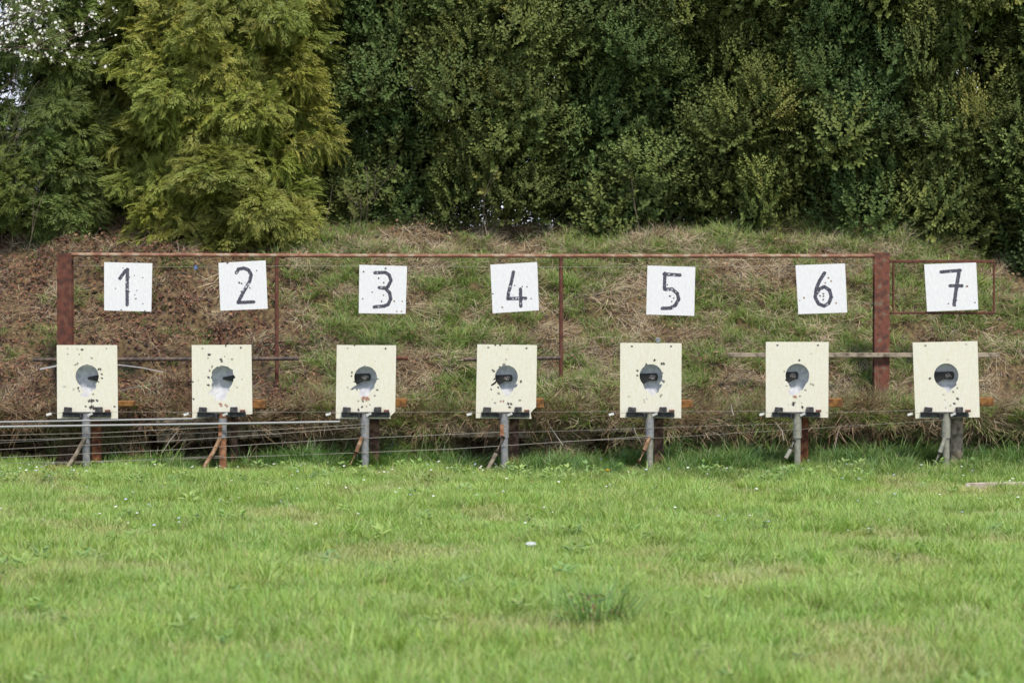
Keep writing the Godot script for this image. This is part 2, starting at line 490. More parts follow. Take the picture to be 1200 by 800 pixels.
func build_ground() -> void:
	var ts := PackedFloat32Array()
	for i in 30: ts.append(-1.0 + i * 0.5)
	for k in [16.0, 20.0, 30.0, 60.0]: ts.append(k)
	var lawn := put("lawn", grid(spread_steps(9.0, 0.25, [12.0, 20.0, 60.0]), ts, func(x, z): return Vector3(x, lawn_y(x, z), z)), M.lawn, self)
	tag(lawn, "level green lawn in front of the targets", "lawn", "", "structure")
	var ss := PackedFloat32Array()
	var s := 0.0
	while s < 9.0:
		ss.append(s)
		s += 0.12
	for k in [9.0, 9.4, 10.0]: ss.append(k)
	var bank := put("bank", grid(spread_steps(6.5, 0.05, [7.0, 8.0, 10.0, 14.0, 25.0, 60.0]), ss, func(x, t): return bank_point(x, t)), M.soil, self)
	tag(bank, "steep earth bank rising behind the row of targets", "bank", "", "structure")
	var plateau := put("terrain", box(Vector3(-60, 1.2, -80), Vector3(60, 1.96, -8.9)), M.soil, self)
	tag(plateau, "level ground beyond the hedge on top of the bank", "ground", "", "structure")

func hue(list: Array) -> Color:
	var c: Color = list[rng.randi() % list.size()]
	var k := rr(0.8, 1.2)
	return Color(c.r * k * rr(0.92, 1.08), c.g * k, c.b * k * rr(0.85, 1.15))

const POST_COLUMNS := [90, 250, 418, 581, 754, 928, 1102]
func near_post(px: float, z: float) -> bool:
	if z > 0.75: return false
	for c in POST_COLUMNS:
		if absf(px - c) < 30.0: return true
	return false

func build_lawn_grass() -> void:
	var greens := [Color(0.295, 0.435, 0.098), Color(0.248, 0.415, 0.098), Color(0.345, 0.450, 0.130), Color(0.310, 0.425, 0.112)]
	var pale := [Color(0.365, 0.425, 0.155), Color(0.410, 0.425, 0.195), Color(0.330, 0.405, 0.130)]
	var kinds := []
	for k in 4: kinds.append(turf(60, 11, 0.18, 0.08, 0.0040, 0.55, 0.4, greens, 3, 0.07))
	for k in 4: kinds.append(turf(54, 11, 0.18, 0.105, 0.0042, 0.45, 0.5, greens, 3, 0.08))
	for k in 3: kinds.append(turf(58, 10, 0.18, 0.072, 0.0040, 0.65, 0.4, pale, 3, 0.10))
	for k in 3: kinds.append(turf(1, 22, 0.02, 0.17, 0.0055, 0.45, 0.6, greens, 4, 0.05))
	var rows := []
	for k in kinds.size(): rows.append(Rows.new())
	var step := 0.205
	var z := -0.25
	while z < 13.4:
		var half := 0.185 * (D - z) + 0.9
		var x0 := -half
		while x0 < half:
			var x := x0 + rr(-0.08, 0.08)
			var zz := z + rr(-0.08, 0.08)
			x0 += step
			var patch := n_big.get_noise_2d(x * 2.2 + 40.0, zz * 1.3)
			var fine := n_mid.get_noise_2d(x * 0.7 + 9.0, zz * 0.5 - 20.0)
			var kind := 0
			if patch + fine * 0.4 < -0.22 + rr(-0.15, 0.1): kind = 8 + rng.randi() % 3
			elif fine + patch * 0.4 > 0.06 + rr(-0.1, 0.1): kind = 4 + rng.randi() % 4
			else: kind = rng.randi() % 4
			var ppx := 600.0 + x * FOCAL / (D - zz)
			if zz > 1.75 and zz < 2.42 and ppx > 1122.0 + 30.0 * absf(zz - 2.1) and rng.randf() < 0.93: continue
			var rank := smoothstep(1.7, 1.2, zz) * smoothstep(520.0, 640.0, ppx)   # the darker, unmown grass along the targets
			var m := rr(0.92, 1.08) * lerpf(1.0, 0.76, rank)
			var s := rr(0.9, 1.15)
			var b := aim(Vector3(rr(-0.12, 0.12), 1, rr(-0.1, 0.1)), rr(0, TAU), Vector3(s, s * (1.0 + 0.22 * fine + 0.25 * smoothstep(7.0, 11.0, zz)) * rr(0.92, 1.08) * (0.5 if near_post(ppx, zz) else 1.0), s))
			rows[kind].add(b, Vector3(x, lawn_y(x, zz), zz), Color(m * rr(0.94, 1.06), m, m * rr(0.9, 1.1)))
		z += step
	for i in 1500:
		z = rr(0.2, 13.0)
		var half := 0.185 * (D - z) + 0.5
		var x := rr(-half, half)
		if n_mid.get_noise_2d(x * 0.7 + 9.0, z * 0.5 - 20.0) < rr(-0.3, 0.25): continue
		rows[11 + rng.randi() % 3].add(aim(Vector3(rr(-0.3, 0.3), 1, rr(-0.2, 0.2)), rr(0, TAU), Vector3.ONE * rr(0.6, 1.05)), Vector3(x, lawn_y(x, z), z), Color.WHITE * rr(0.75, 1.1))
	var all := thing("lawn_grass", Vector3.ZERO, "short uneven green grass covering the lawn in front of the targets", "grass")
	all.set_meta("kind", "stuff")
	for k in kinds.size(): scatter("blades", rows[k], kinds[k], M.grass, all)

func build_foot_grass() -> void:   # the ranker grass that is left standing round the posts and along the foot of the bank
	var kinds := []
	var tones := [Color(0.090, 0.195, 0.042), Color(0.105, 0.21, 0.047), Color(0.078, 0.165, 0.047), Color(0.135, 0.205, 0.052)]
	for k in 4: kinds.append(turf(5, 16, 0.09, 0.23, 0.0066, 0.45, 0.75, tones, 4, 0.04))
	var rows := [Rows.new(), Rows.new(), Rows.new(), Rows.new()]
	for i in 2600:
		var x := rr(-5.0, 5.0)
		var z := rr(-0.40, 0.40) if i < 1500 else rr(0.3, 1.5)
		var px := 600.0 + x * FOCAL / (D - z)
		var lush := n_mid.get_noise_2d(x * 0.8 + 70.0, z) * 0.8 + 0.25
		if px < 180: lush -= 0.35
		if (px > 610 and px < 760) or px > 830: lush += 0.3
		if i >= 1500 and px < 560: continue
		if near_post(px, z) and z > -0.05: continue
		if hollow(px) > 0.3 and z < -0.2: lush -= 0.5
		if rng.randf() > lush + 0.2: continue
		var s := maxf(0.34, rr(0.45, 0.95) + 0.55 * maxf(0.0, lush) - maxf(0.0, z) * 0.6)
		var m := rr(0.85, 1.15)
		rows[rng.randi() % 4].add(aim(Vector3(rr(-0.2, 0.2), 1, rr(-0.1, 0.3)), rr(0, TAU), Vector3.ONE * s), Vector3(x, lawn_y(x, z) - 0.01 + maxf(0.0, -0.3 - z) * 0.4, z), Color(m, m, m))
	var all := thing("tall_grass", Vector3.ZERO, "taller darker green grass along the foot of the bank and round the target posts", "grass")
	all.set_meta("kind", "stuff")
	for k in 4: scatter("blades", rows[k], kinds[k], M.grass, all)

func build_bank_cover() -> void:
	var tones := [Color(0.175, 0.270, 0.062), Color(0.205, 0.288, 0.070), Color(0.145, 0.235, 0.058), Color(0.245, 0.285, 0.095)]
	var straw := [Color(0.42, 0.34, 0.22), Color(0.34, 0.27, 0.175), Color(0.50, 0.42, 0.29), Color(0.25, 0.18, 0.115)]
	var green := []
	for k in 4: green.append(turf(7, 11, 0.10, 0.12, 0.0055, 0.6, 0.8, tones, 4, 0.10))
	var dry := []
	for k in 4: dry.append(turf(7, 9, 0.11, 0.19, 0.0044, 0.45, 0.6, straw, 5, 0.0, Vector3(0, 0, 1.3)))
	var dead := []
	for k in 3:
		var st := new_st()
		for j in 15:
			var c := hue([Color(0.110, 0.042, 0.024), Color(0.135, 0.058, 0.032), Color(0.060, 0.032, 0.023), Color(0.18, 0.10, 0.06), Color(0.078, 0.044, 0.030)])
			var a := rr(0, TAU)
			leaf(st, Vector3(rr(-0.11, 0.11), rr(0.0, 0.02), rr(-0.11, 0.11)), Vector3(cos(a), rr(-0.3, 0.5), sin(a)).normalized(), Vector3(rr(-0.4, 0.4), 1, rr(-0.4, 0.4)).normalized(), rr(0.018, 0.05), rr(0.012, 0.03), c)
		dead.append(st.commit())
	var rg := [Rows.new(), Rows.new(), Rows.new(), Rows.new()]
	var rd := [Rows.new(), Rows.new(), Rows.new(), Rows.new()]
	var rl := [Rows.new(), Rows.new(), Rows.new()]
	for i in 11000:
		var x := rr(-5.4, 5.4)
		var s := rr(1.0, 9.0)
		var p := bank_point(x, s)
		var px := 600.0 + x * FOCAL / (D - p.z)
		var a := n_big.get_noise_2d(x * 2.0 + 11.0, s * 1.1) + 0.7 * n_mid.get_noise_2d(x * 0.8 - 5.0, s * 0.7 + 44.0)
		var left := smoothstep(420.0, 300.0, px)              # bare, leaf-strewn earth below the conifers
		var right := smoothstep(1120.0, 1180.0, px)
		var low := smoothstep(3.6, 2.2, s)                    # the dug-out face
		var top := smoothstep(7.0, 8.0, s) * (1.0 - left)
		var green_k := clampf(0.66 + a * 1.3 - left * 0.6 - low * 0.35 - right * 0.2 + 0.2 * top, 0.03, 0.95)
		if s < 2.7 and rng.randf() < (0.85 if hollow(px) > 0.25 else 0.3): continue
		var n := bank_normal(x, s)
		var r := rng.randf()
		var m := rr(0.8, 1.15)
		var spin := rr(0, TAU)
		if left > 0.2 and rng.randf() < 0.8 * left:
			if r < 0.64:
				rl[rng.randi() % 3].add(aim(n, spin, Vector3.ONE * rr(0.8, 1.2)), p + n * rr(0.0, 0.015), Color(m, m, m))
			elif r < 0.78:
				rd[rng.randi() % 4].add(aim(n * 0.6 + Vector3(rr(-0.6, 0.6), 0.2, 0.3), rr(-1.2, 1.2), Vector3.ONE * rr(0.35, 0.8)), p, Color(0.82 * m, 0.72 * m, 0.64 * m))
			elif r > 0.91 and s < 5.5 or r > 0.97:
				rg[rng.randi() % 4].add(aim(n * 0.5 + Vector3(rr(-0.3, 0.3), 0.6, 0.2), spin, Vector3.ONE * rr(0.4, 0.9)), p - n * 0.01, Color(0.7 * m, 0.75 * m, 0.7 * m))
			continue
		if r < green_k * 0.8:
			rg[rng.randi() % 4].add(aim(n * 0.5 + Vector3(rr(-0.3, 0.3), 0.6, rr(0.0, 0.3)), spin, Vector3.ONE * rr(0.55, 1.3)), p - n * 0.01, Color(m, m, m))
		elif r < green_k * 0.8 + 0.30:
			rd[rng.randi() % 4].add(aim(n * 0.8 + Vector3(rr(-0.3, 0.3), 0.1, 0.2), rr(-0.9, 0.9), Vector3.ONE * rr(0.5, 1.1)), p - n * 0.01, Color(m, m, m))
		elif r > 0.8:
			rl[rng.randi() % 3].add(aim(n, spin, Vector3.ONE * rr(0.7, 1.0)), p + n * 0.005, Color(m * 1.35, m * 1.75, m * 1.8))
	for i in 900:   # dead stems that hang from the lip over the dug-out foot
		var x := rr(-5.0, 5.0)
		var s := rr(2.3, 3.9)
		if n_mid.get_noise_2d(x * 0.7 + 200.0, s) < -0.15: continue
		var p := bank_point(x, s)
		var n := bank_normal(x, s)
		var m := rr(0.5, 0.95)
		rd[rng.randi() % 4].add(aim(n * 0.5 + Vector3(rr(-0.7, 0.7), rr(-0.5, 0.4), 0.5), rr(-1.2, 1.2), Vector3.ONE * rr(0.6, 1.2)), p - n * 0.01, Color(m, m * 0.88, m * 0.78))
	var all := thing("bank_grass", Vector3.ZERO, "green grass tufts growing on the slope of the bank", "grass")
	all.set_meta("kind", "stuff")
	for k in 4: scatter("blades", rg[k], green[k], M.grass, all)
	var old := thing("dry_grass", Vector3.ZERO, "straw coloured dead grass hanging down the slope of the bank", "grass")
	old.set_meta("kind", "stuff")
	for k in 4: scatter("blades", rd[k], dry[k], M.straw, old)
	var lit := thing("leaf_litter", Vector3.ZERO, "fallen reddish brown leaves strewn over the bank below the conifers", "leaves")
	lit.set_meta("kind", "stuff")
	for k in 3: scatter("leaves", rl[k], dead[k], M.litter, lit)

# ---------------------------------------------------------------- hedge and trees
# sh: cx, cz, rx, rz, y0, y1 of the crown, which is a crowd of clumps set on the outline, with looser ones inside
func crown_rows(sh: Dictionary, lobes: int, fill: int, tones: Array, conifer: bool, origin: Vector3, kinds: int) -> Array:
	var rows := []
	for k in kinds: rows.append(Rows.new())
	for i in lobes + fill:
		var inner := i >= lobes
		var th := rr(-0.35, PI + 0.35) if rng.randf() < 0.88 else rr(PI, TAU)     # sin > 0 looks toward the lawn
		if inner: th = rr(0, TAU)
		var h := rng.randf()
		var taper: float = lerpf(1.0, sh.top, h) * (1.0 - 0.25 * pow(1.0 - h, 4.0))
		var k := rr(0.52, 1.14) if not inner else sqrt(rng.randf()) * 0.72
		var o := Vector3(cos(th), 0, sin(th))
		var c := Vector3(sh.cx + sh.rx * o.x * k * taper, lerpf(sh.y0, sh.y1, h), sh.cz + sh.rz * o.z * k * taper)
		var r := Vector3(rr(0.13, 0.30), rr(0.14, 0.32), rr(0.14, 0.28))
		if conifer: r = Vector3(rr(0.15, 0.28), rr(0.12, 0.24), rr(0.15, 0.28))
		if inner: r *= 1.4
		var tone: Color = tones[rng.randi() % tones.size()]
		var m := rr(0.85, 1.2) if conifer else rr(0.78, 1.32)
		if conifer: tone = tone.lerp(tones[0], 0.6)
		var b := Basis(Vector3.UP, atan2(o.x, o.z) + rr(-0.7, 0.7)) * Basis.from_euler(Vector3(rr(-0.35, 0.25), 0, rr(-0.35, 0.35)))
		rows[rng.randi() % kinds].add(Basis(b.x * r.x, b.y * r.y, b.z * r.z), c - origin, Color(tone.r * m * rr(0.92, 1.1), tone.g * m, tone.b * m))
	return rows

func limbs(st: SurfaceTool, base: Vector3, height: float, r: float, rx: float, rz: float, n: int) -> void:
	var pts := []
	var radii := []
	for i in 7:
		var t := i / 6.0
		pts.append(base + Vector3(0.06 * sin(t * 5.0 + base.x), t * height, 0.05 * cos(t * 4.0 + base.x)))
		radii.append(r * (1.0 - 0.8 * t))
	tube(st, pts, radii, 8)
	for i in n:
		var t := rr(0.05, 0.9)
		var a := rr(0, TAU)
		var o := Vector3(cos(a) * rx, 0, sin(a) * rz) * rr(0.5, 0.85)
		var p := base + Vector3(0, t * height, 0)
		tube(st, [p, p + o * 0.5 + Vector3.UP * rr(0.05, 0.3), p + o + Vector3.UP * rr(0.2, 0.7)], [r * 0.35 * (1.05 - t), r * 0.2 * (1.05 - t) + 0.003, 0.003], 5)

func build_hedge() -> void:
	var sprigs := []
	for k in 6: sprigs.append(clump(85, 0.2))
	var sprays := []
	for k in 5: sprays.append(spray_clump(150, 0.2))
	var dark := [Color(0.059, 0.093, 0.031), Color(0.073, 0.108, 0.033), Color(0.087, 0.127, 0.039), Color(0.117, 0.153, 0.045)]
	var olive := [Color(0.085, 0.114, 0.033), Color(0.117, 0.144, 0.041), Color(0.165, 0.184, 0.053), Color(0.102, 0.133, 0.040)]
	# photograph column, depth of the trunk, half width and half depth, foot and top of the crown, narrowing, colours, label
	var shrubs := [
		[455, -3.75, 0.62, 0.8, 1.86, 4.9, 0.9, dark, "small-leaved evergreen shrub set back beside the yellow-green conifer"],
		[590, -3.45, 0.72, 0.95, 1.98, 5.0, 0.95, olive, "broad small-leaved evergreen shrub above board 4"],
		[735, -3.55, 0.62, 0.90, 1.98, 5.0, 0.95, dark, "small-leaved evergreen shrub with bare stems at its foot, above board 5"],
		[868, -3.50, 0.66, 0.92, 1.98, 5.0, 0.95, olive, "small-leaved evergreen shrub rooted between boards 5 and 6 on the bank"],
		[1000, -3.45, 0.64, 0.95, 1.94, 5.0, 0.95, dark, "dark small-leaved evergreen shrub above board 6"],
		[1128, -3.15, 0.66, 0.95, 1.72, 5.0, 0.95, olive, "olive green evergreen shrub that spreads low behind board 7"],
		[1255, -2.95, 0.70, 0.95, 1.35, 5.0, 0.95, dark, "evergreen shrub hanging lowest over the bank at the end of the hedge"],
	]
	for s in shrubs:
		var q := at(s[0], 300, s[1])
		var base := Vector3(q.x, 1.6, s[1])
		var o := thing("evergreen_shrub", base, s[8], "shrub", "evergreen shrubs of the hedge")
		var st := new_st()
		limbs(st, Vector3(0, 0, 0), 3.0, 0.05, s[2], s[3], 26)
		put("trunk", st.commit(), M.bark, o)
		var sh := {"cx": q.x, "cz": s[1], "rx": s[2], "rz": s[3], "y0": s[4], "y1": s[5], "top": s[6]}
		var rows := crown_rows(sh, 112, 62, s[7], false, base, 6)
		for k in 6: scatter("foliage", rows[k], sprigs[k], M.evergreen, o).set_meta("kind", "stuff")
	var gold := [Color(0.222, 0.255, 0.042), Color(0.268, 0.282, 0.052), Color(0.185, 0.228, 0.038), Color(0.305, 0.303, 0.068)]
	var green := [Color(0.118, 0.170, 0.034), Color(0.150, 0.198, 0.038), Color(0.096, 0.145, 0.032)]
	var conifers := [
		[268, -3.2, 0.98, 1.1, 1.84, 5.2, 0.72, gold, "large yellow-green conifer whose sprays hang over the rusty frame by board 2", 190, 75],
		[118, -4.0, 0.50, 0.7, 1.95, 5.2, 0.85, green, "slender conifer standing back in the gap beside the yellow-green one", 75, 75],
		[52, -3.3, 0.52, 0.75, 1.95, 4.2, 0.75, green, "mid-green conifer with sky gaps beneath the white blossom", 54, 6],
		[-150, -3.3, 0.55, 0.8, 1.8, 5.0, 0.8, green, "green conifer at the open end of the hedge past the post", 60, 40],
	]
	for s in conifers:
		var q := at(s[0], 300, s[1])
		var base := Vector3(q.x, 1.6, s[1])
		var o := thing("conifer", base, s[8], "conifer", "conifers above the bank")
		var st := new_st()
		limbs(st, Vector3.ZERO, 3.4, 0.07, s[2], s[3], 30)
		put("trunk", st.commit(), M.bark, o)
		var sh := {"cx": q.x, "cz": s[1], "rx": s[2], "rz": s[3], "y0": s[4], "y1": s[5], "top": s[6]}
		var rows := crown_rows(sh, s[9], s[10], s[7], true, base, 5)
		for k in 5: scatter("foliage", rows[k], sprays[k], M.conifer, o).set_meta("kind", "stuff")

func branchy(st: SurfaceTool, p: Vector3, d: Vector3, l: float, r: float, depth: int, tips: Array) -> void:
	var pts := [p]
	var q := p
	var dir := d
	for i in 4:
		dir = (dir + Vector3(rr(-0.2, 0.2), rr(-0.12, 0.16), rr(-0.2, 0.2))).normalized()
		q += dir * l / 4.0
		pts.append(q)
		if depth > 0 and i > 0:
			for k in 2 if i > 1 else 1:
				branchy(st, q, (dir + Vector3(rr(-0.8, 0.8), rr(-0.4, 0.6), rr(-0.8, 0.8))).normalized(), l * rr(0.4, 0.65), r * 0.55, depth - 1, tips)
	var radii := []
	for i in 5: radii.append(maxf(0.0012, r * (1.0 - 0.17 * i)))
	tube(st, pts, radii, 4)
	for k in range(1, 5): tips.append(pts[k])

func build_left_branches() -> void:
	var st := new_st()
	var tips := []
	var base := at(-70, 60, -2.5)
	for q in [[50, 10], [80, 58], [35, 28], [60, 0], [15, 12], [40, 45], [70, 38], [25, -5]]:
		var to := at(q[0], q[1], -2.5 + rr(-0.15, 0.15))
		branchy(st, base, (to - base).normalized(), base.distance_to(to), 0.008, 1, tips)
	var o := thing("blossom_branch", base, "branch of white blossom reaching in front of the conifers", "branch")
	var off := st.commit()
	put("twig", off, M.twig_dark, o, -base)
	var fl := new_st()
	for k in 5:
		var a := TAU * k / 5
		leaf(fl, Vector3.ZERO, Vector3(cos(a), 0.45, sin(a)).normalized(), Vector3.UP, 0.013, 0.013, Color.WHITE)
	var rows := Rows.new()
	for t in tips:
		if t.x < base.x + 0.25: continue
		for k in 9:
			if rng.randf() < 0.45: continue
			rows.add(aim(Vector3(rr(-1, 1), rr(-0.3, 1), rr(-0.2, 1)), rr(0, TAU), Vector3.ONE * rr(0.8, 1.3)), t - base + Vector3(rr(-0.03, 0.03), rr(-0.02, 0.03), rr(-0.03, 0.03)), Color(0.78, 0.78, 0.74) * rr(0.85, 1.0))
	var bl := scatter("blossom", rows, fl.commit(), M.petal, o)
	bl.set_meta("kind", "stuff")
	# a leafless bush at the end of the hedge, and dead stems at the hedge's foot
	var sb := new_st()
	tips = []
	var foot := at(-30, 285, -2.45)
	for k in 5:
		branchy(sb, foot + Vector3(rr(-0.1, 0.1), -0.1, rr(-0.1, 0.1)), Vector3(rr(-0.25, 0.45), 1, rr(-0.2, 0.2)).normalized(), rr(0.6, 1.1), 0.0035, 2, tips)
	var bush := thing("bare_bush", foot, "leafless grey-brown bush of thin twigs in front of the mid-green conifer", "bush")
	put("twig", sb.commit(), M.twig, bush, -foot)
	var stems := [
		[[418, 292], [424, 238], 0.0035, 2, "forked bare sapling beside the yellow-green conifer at the hedge foot"],
		[[402, 292], [412, 232], 0.004, 1, "thin bare twig beside the forked sapling at the hedge foot"],
		[[374, 296], [377, 215], 0.004, 0, "single tall pale stem in front of the yellow-green conifer"],
		[[752, 278], [753, 205], 0.006, 1, "tall bare stem below the evergreen shrub above board 5"],
		[[712, 278], [711, 250], 0.004, 0, "short bare stem at the foot of the hedge near board 5"],
		[[28, 300], [50, 235], 0.006, 1, "curved dead stem below the mid-green conifer at the hedge end"],
		[[565, 278], [563, 230], 0.004, 1, "thin bare twig under the broad evergreen shrub above board 4"],
	]
	for s in stems:
		var a := at(s[0][0], s[0][1], -2.55)
		var b := at(s[1][0], s[1][1], -2.5)
		var sa := new_st()
		var t2 := []
		branchy(sa, Vector3(0, -0.12, 0), (b - a).normalized(), a.distance_to(b) + 0.12, s[2], s[3], t2)
		var w := put("bare_sapling", sa.commit(), M.twig, self, a)
		tag(w, s[4], "sapling", "bare stems at the foot of the hedge")

# ---------------------------------------------------------------- frame, boards
func beam(px0: float, px1: float, py0: float, py1: float, z: float) -> ArrayMesh:   # an H beam with one flange toward the lawn
	var st := new_st()
	var a := at(px0, py0, z)
	var b := at(px1, py1, z)
	var w := b.x - a.x
	var poly := [Vector2(0, 0), Vector2(w, 0), Vector2(w, -0.012), Vector2(w / 2 + 0.005, -0.012), Vector2(w / 2 + 0.005, -0.108), Vector2(w, -0.108), Vector2(w, -0.12), Vector2(0, -0.12), Vector2(0, -0.108), Vector2(w / 2 - 0.005, -0.108), Vector2(w / 2 - 0.005, -0.012), Vector2(0, -0.012)]
	var flat := PackedVector2Array()
	for p in poly: flat.append(p)
	extrude(st, flat, a.y, b.y)
	var m := st.commit()
	# the profile was drawn across x and y and drawn out along z: turn it upright
	var mdt := MeshDataTool.new()
	mdt.create_from_surface(m, 0)
	for i in mdt.get_vertex_count():
		var v := mdt.get_vertex(i)
		mdt.set_vertex(i, Vector3(v.x, v.z, -v.y - 0.12) + Vector3(a.x, 0, z))
		var n := mdt.get_vertex_normal(i)
		mdt.set_vertex_normal(i, Vector3(n.x, n.z, -n.y))
	var out := ArrayMesh.new()
	mdt.commit_to_surface(out)
	return out

func build_frame() -> void:
	var z := -0.70
	var base := at(555, 460, z)
	var f := thing("target_frame", base, "long rusty steel frame with two heavy posts and a top rail behind the targets", "frame")
	var p := put("post", beam(66, 84, 296.5, 560, z + 0.06), M.rust, f, -base)
	p.set_meta("label", "plain red-brown post")
	p = put("post", beam(1025.5, 1042.5, 296, 560, z + 0.06), M.rust_paint, f, -base)
	p.set_meta("label", "rusty post with flakes of red and green paint")
	put("rail", tube_mesh([at(83, 298.2, z), at(400, 299.6, z), at(700, 299.8, z), at(1025, 300.0, z)], 0.0165, 10), M.rail, f, -base)
	put("upright", tube_mesh([at(324, 301, z), at(324, 480, z)], 0.016, 10), M.rust, f, -base)
	put("upright", tube_mesh([at(657.5, 301, z), at(657.5, 480, z)], 0.017, 10), M.rust, f, -base)
	var sf := put("side_frame", box(at(1043, 304.5, z - 0.012), at(1166, 307.8, z + 0.012)), M.rust, f, -base)
	put("bar", box(at(1043, 365.2, z - 0.012), at(1168, 368, z + 0.012)), M.rust, sf)
	put("bar", box(at(1046, 308.2, z - 0.01), at(1048.6, 365, z + 0.01)), M.rust, sf)
	put("bar", box(at(1164, 308.2, z - 0.01), at(1166.6, 365, z + 0.01)), M.rust, sf)
	var w := put("wire", tube_mesh([at(84, 311, z + 0.02), at(210, 312.6, z + 0.02), at(324, 311.5, z + 0.02), at(657, 312.8, z + 0.022), at(1025, 311, z + 0.02)], 0.0016, 5), M.cord, f, -base)
	w.set_meta("label", "thin wire on which the number boards hang")

const DIGITS := [
	[[[0.33, 0.33], [0.44, 0.17]], [[0.485, 0.14], [0.487, 0.87]]],
	[[[0.37, 0.22], [0.42, 0.15], [0.53, 0.135], [0.63, 0.18], [0.68, 0.28], [0.64, 0.42], [0.53, 0.58], [0.385, 0.83]], [[0.38, 0.845], [0.71, 0.845]]],
	[[[0.33, 0.155], [0.55, 0.145], [0.63, 0.2], [0.67, 0.31], [0.61, 0.44], [0.56, 0.48], [0.43, 0.465]], [[0.57, 0.49], [0.65, 0.57], [0.675, 0.7], [0.62, 0.81], [0.54, 0.845], [0.33, 0.865]]],
	[[[0.485, 0.18], [0.42, 0.42], [0.36, 0.6], [0.34, 0.72]], [[0.34, 0.72], [0.72, 0.735]], [[0.62, 0.54], [0.61, 0.89]]],
	[[[0.35, 0.165], [0.68, 0.175]], [[0.365, 0.15], [0.36, 0.47]], [[0.38, 0.475], [0.52, 0.465], [0.63, 0.55], [0.665, 0.67], [0.6, 0.79], [0.5, 0.855], [0.33, 0.865]]],
	[[[0.575, 0.18], [0.47, 0.33], [0.39, 0.5], [0.36, 0.67], [0.42, 0.8], [0.53, 0.85], [0.63, 0.8], [0.69, 0.67], [0.66, 0.53], [0.56, 0.46], [0.45, 0.5], [0.4, 0.58]]],
	[[[0.32, 0.175], [0.68, 0.155]], [[0.665, 0.155], [0.53, 0.88]], [[0.48, 0.475], [0.7, 0.485]]],
]
# corners of each board in the photograph, then its bullet marks: u, v, radius, 0 dark / 1 grey / 2 rusty
const BOARDS := [
	[[121.6, 307], [178, 308.4], [176.8, 365], [121.6, 363.6], [[0.39, 0.11, 3, 1], [0.63, 0.26, 3, 1], [0.81, 0.3, 3.4, 1], [0.24, 0.54, 3.4, 1], [0.69, 0.57, 3.2, 1], [0.65, 0.66, 3, 1], [0.67, 0.74, 4.5, 1], [0.82, 0.84, 3.5, 1], [0.53, 0.6, 3.6, 0], [0.53, 0.3, 4, 1], [0.46, 0.4, 6, 3], [0.49, 0.55, 5, 3], [0.36, 0.98, 4, 0], [0.86, 0.99, 4, 0]]],
	[[255.6, 308], [311, 305], [313.4, 361.6], [258, 364], [[0.19, 0.01, 5, 0], [0.4, 0.14, 6, 1], [0.38, 0.22, 5, 3], [0.8, 0.2, 4, 1], [0.42, 0.43, 6, 1], [0.47, 0.45, 5, 1], [0.55, 0.44, 6, 3], [0.62, 0.47, 7, 3], [0.56, 0.52, 7, 3], [0.5, 0.58, 6, 3], [0.64, 0.55, 4, 0], [0.46, 0.62, 5, 1]]],
	[[421, 310.2], [476.9, 311.7], [475.2, 367.6], [420.2, 366.9], [[0.09, 0.14, 4.5, 0], [0.55, 0.06, 6, 1], [0.41, 0.27, 5, 1], [0.52, 0.36, 5, 1], [0.53, 0.45, 6, 1], [0.47, 0.46, 5, 3], [0.28, 0.56, 4, 1], [0.08, 0.7, 4, 1], [0.52, 0.62, 4, 1], [0.48, 0.75, 5, 1], [0.75, 0.74, 5, 2], [0.92, 0.74, 4, 2], [0.81, 0.95, 4, 2], [0.91, 0.95, 4, 2], [0.38, 0.15, 4, 3], [0.42, 0.86, 5, 3], [0.36, 0.9, 4, 3]]],
	[[574.6, 310], [629.5, 307], [631.7, 363.4], [577.3, 367], [[0.4, 0.47, 6, 3], [0.5, 0.46, 4, 1], [0.66, 0.49, 4, 1], [0.76, 0.5, 4, 1], [0.6, 0.55, 5, 1], [0.38, 0.6, 5, 3], [0.46, 0.66, 5, 3], [0.45, 0.73, 5, 3], [0.52, 0.72, 6, 3], [0.57, 0.72, 5, 3], [0.68, 0.76, 5, 3], [0.84, 0.75, 4, 2], [0.21, 0.89, 5, 2], [0.02, 0.6, 4, 0], [0.61, 0.84, 4, 3]]],
	[[759, 311], [815, 312.7], [813.8, 370], [757.5, 368.3], [[0.45, 0.16, 5, 3], [0.56, 0.18, 5, 3], [0.42, 0.38, 4, 1], [0.44, 0.49, 6, 3], [0.52, 0.47, 6, 3], [0.6, 0.52, 4, 3], [0.48, 0.61, 5, 0], [0.56, 0.65, 4, 0], [0.52, 0.72, 4, 0], [0.66, 0.75, 4, 3], [0.55, 0.85, 4, 3]]],
	[[932.6, 310.7], [990.6, 308.6], [993.3, 366], [936, 368], [[0.65, 0.28, 5, 2], [0.7, 0.35, 4.5, 2], [0.58, 0.38, 4, 2], [0.13, 0.67, 5, 2], [0.04, 0.72, 3, 2], [0.46, 0.64, 5, 1], [0.53, 0.6, 5, 1], [0.53, 0.65, 5, 1], [0.52, 0.72, 5, 1], [0.78, 0.8, 4.5, 2], [0.6, 0.82, 5, 3], [0.42, 0.56, 4, 3]]],
	[[1083.5, 309.5], [1144.5, 307.5], [1147, 362.5], [1087, 365], [[0.8, 0.5, 6, 2], [0.42, 0.85, 4, 1], [0.59, 0.79, 3, 1], [0.94, 0.85, 4, 1], [0.5, 0.18, 4, 3], [0.55, 0.9, 5, 1]]],
]

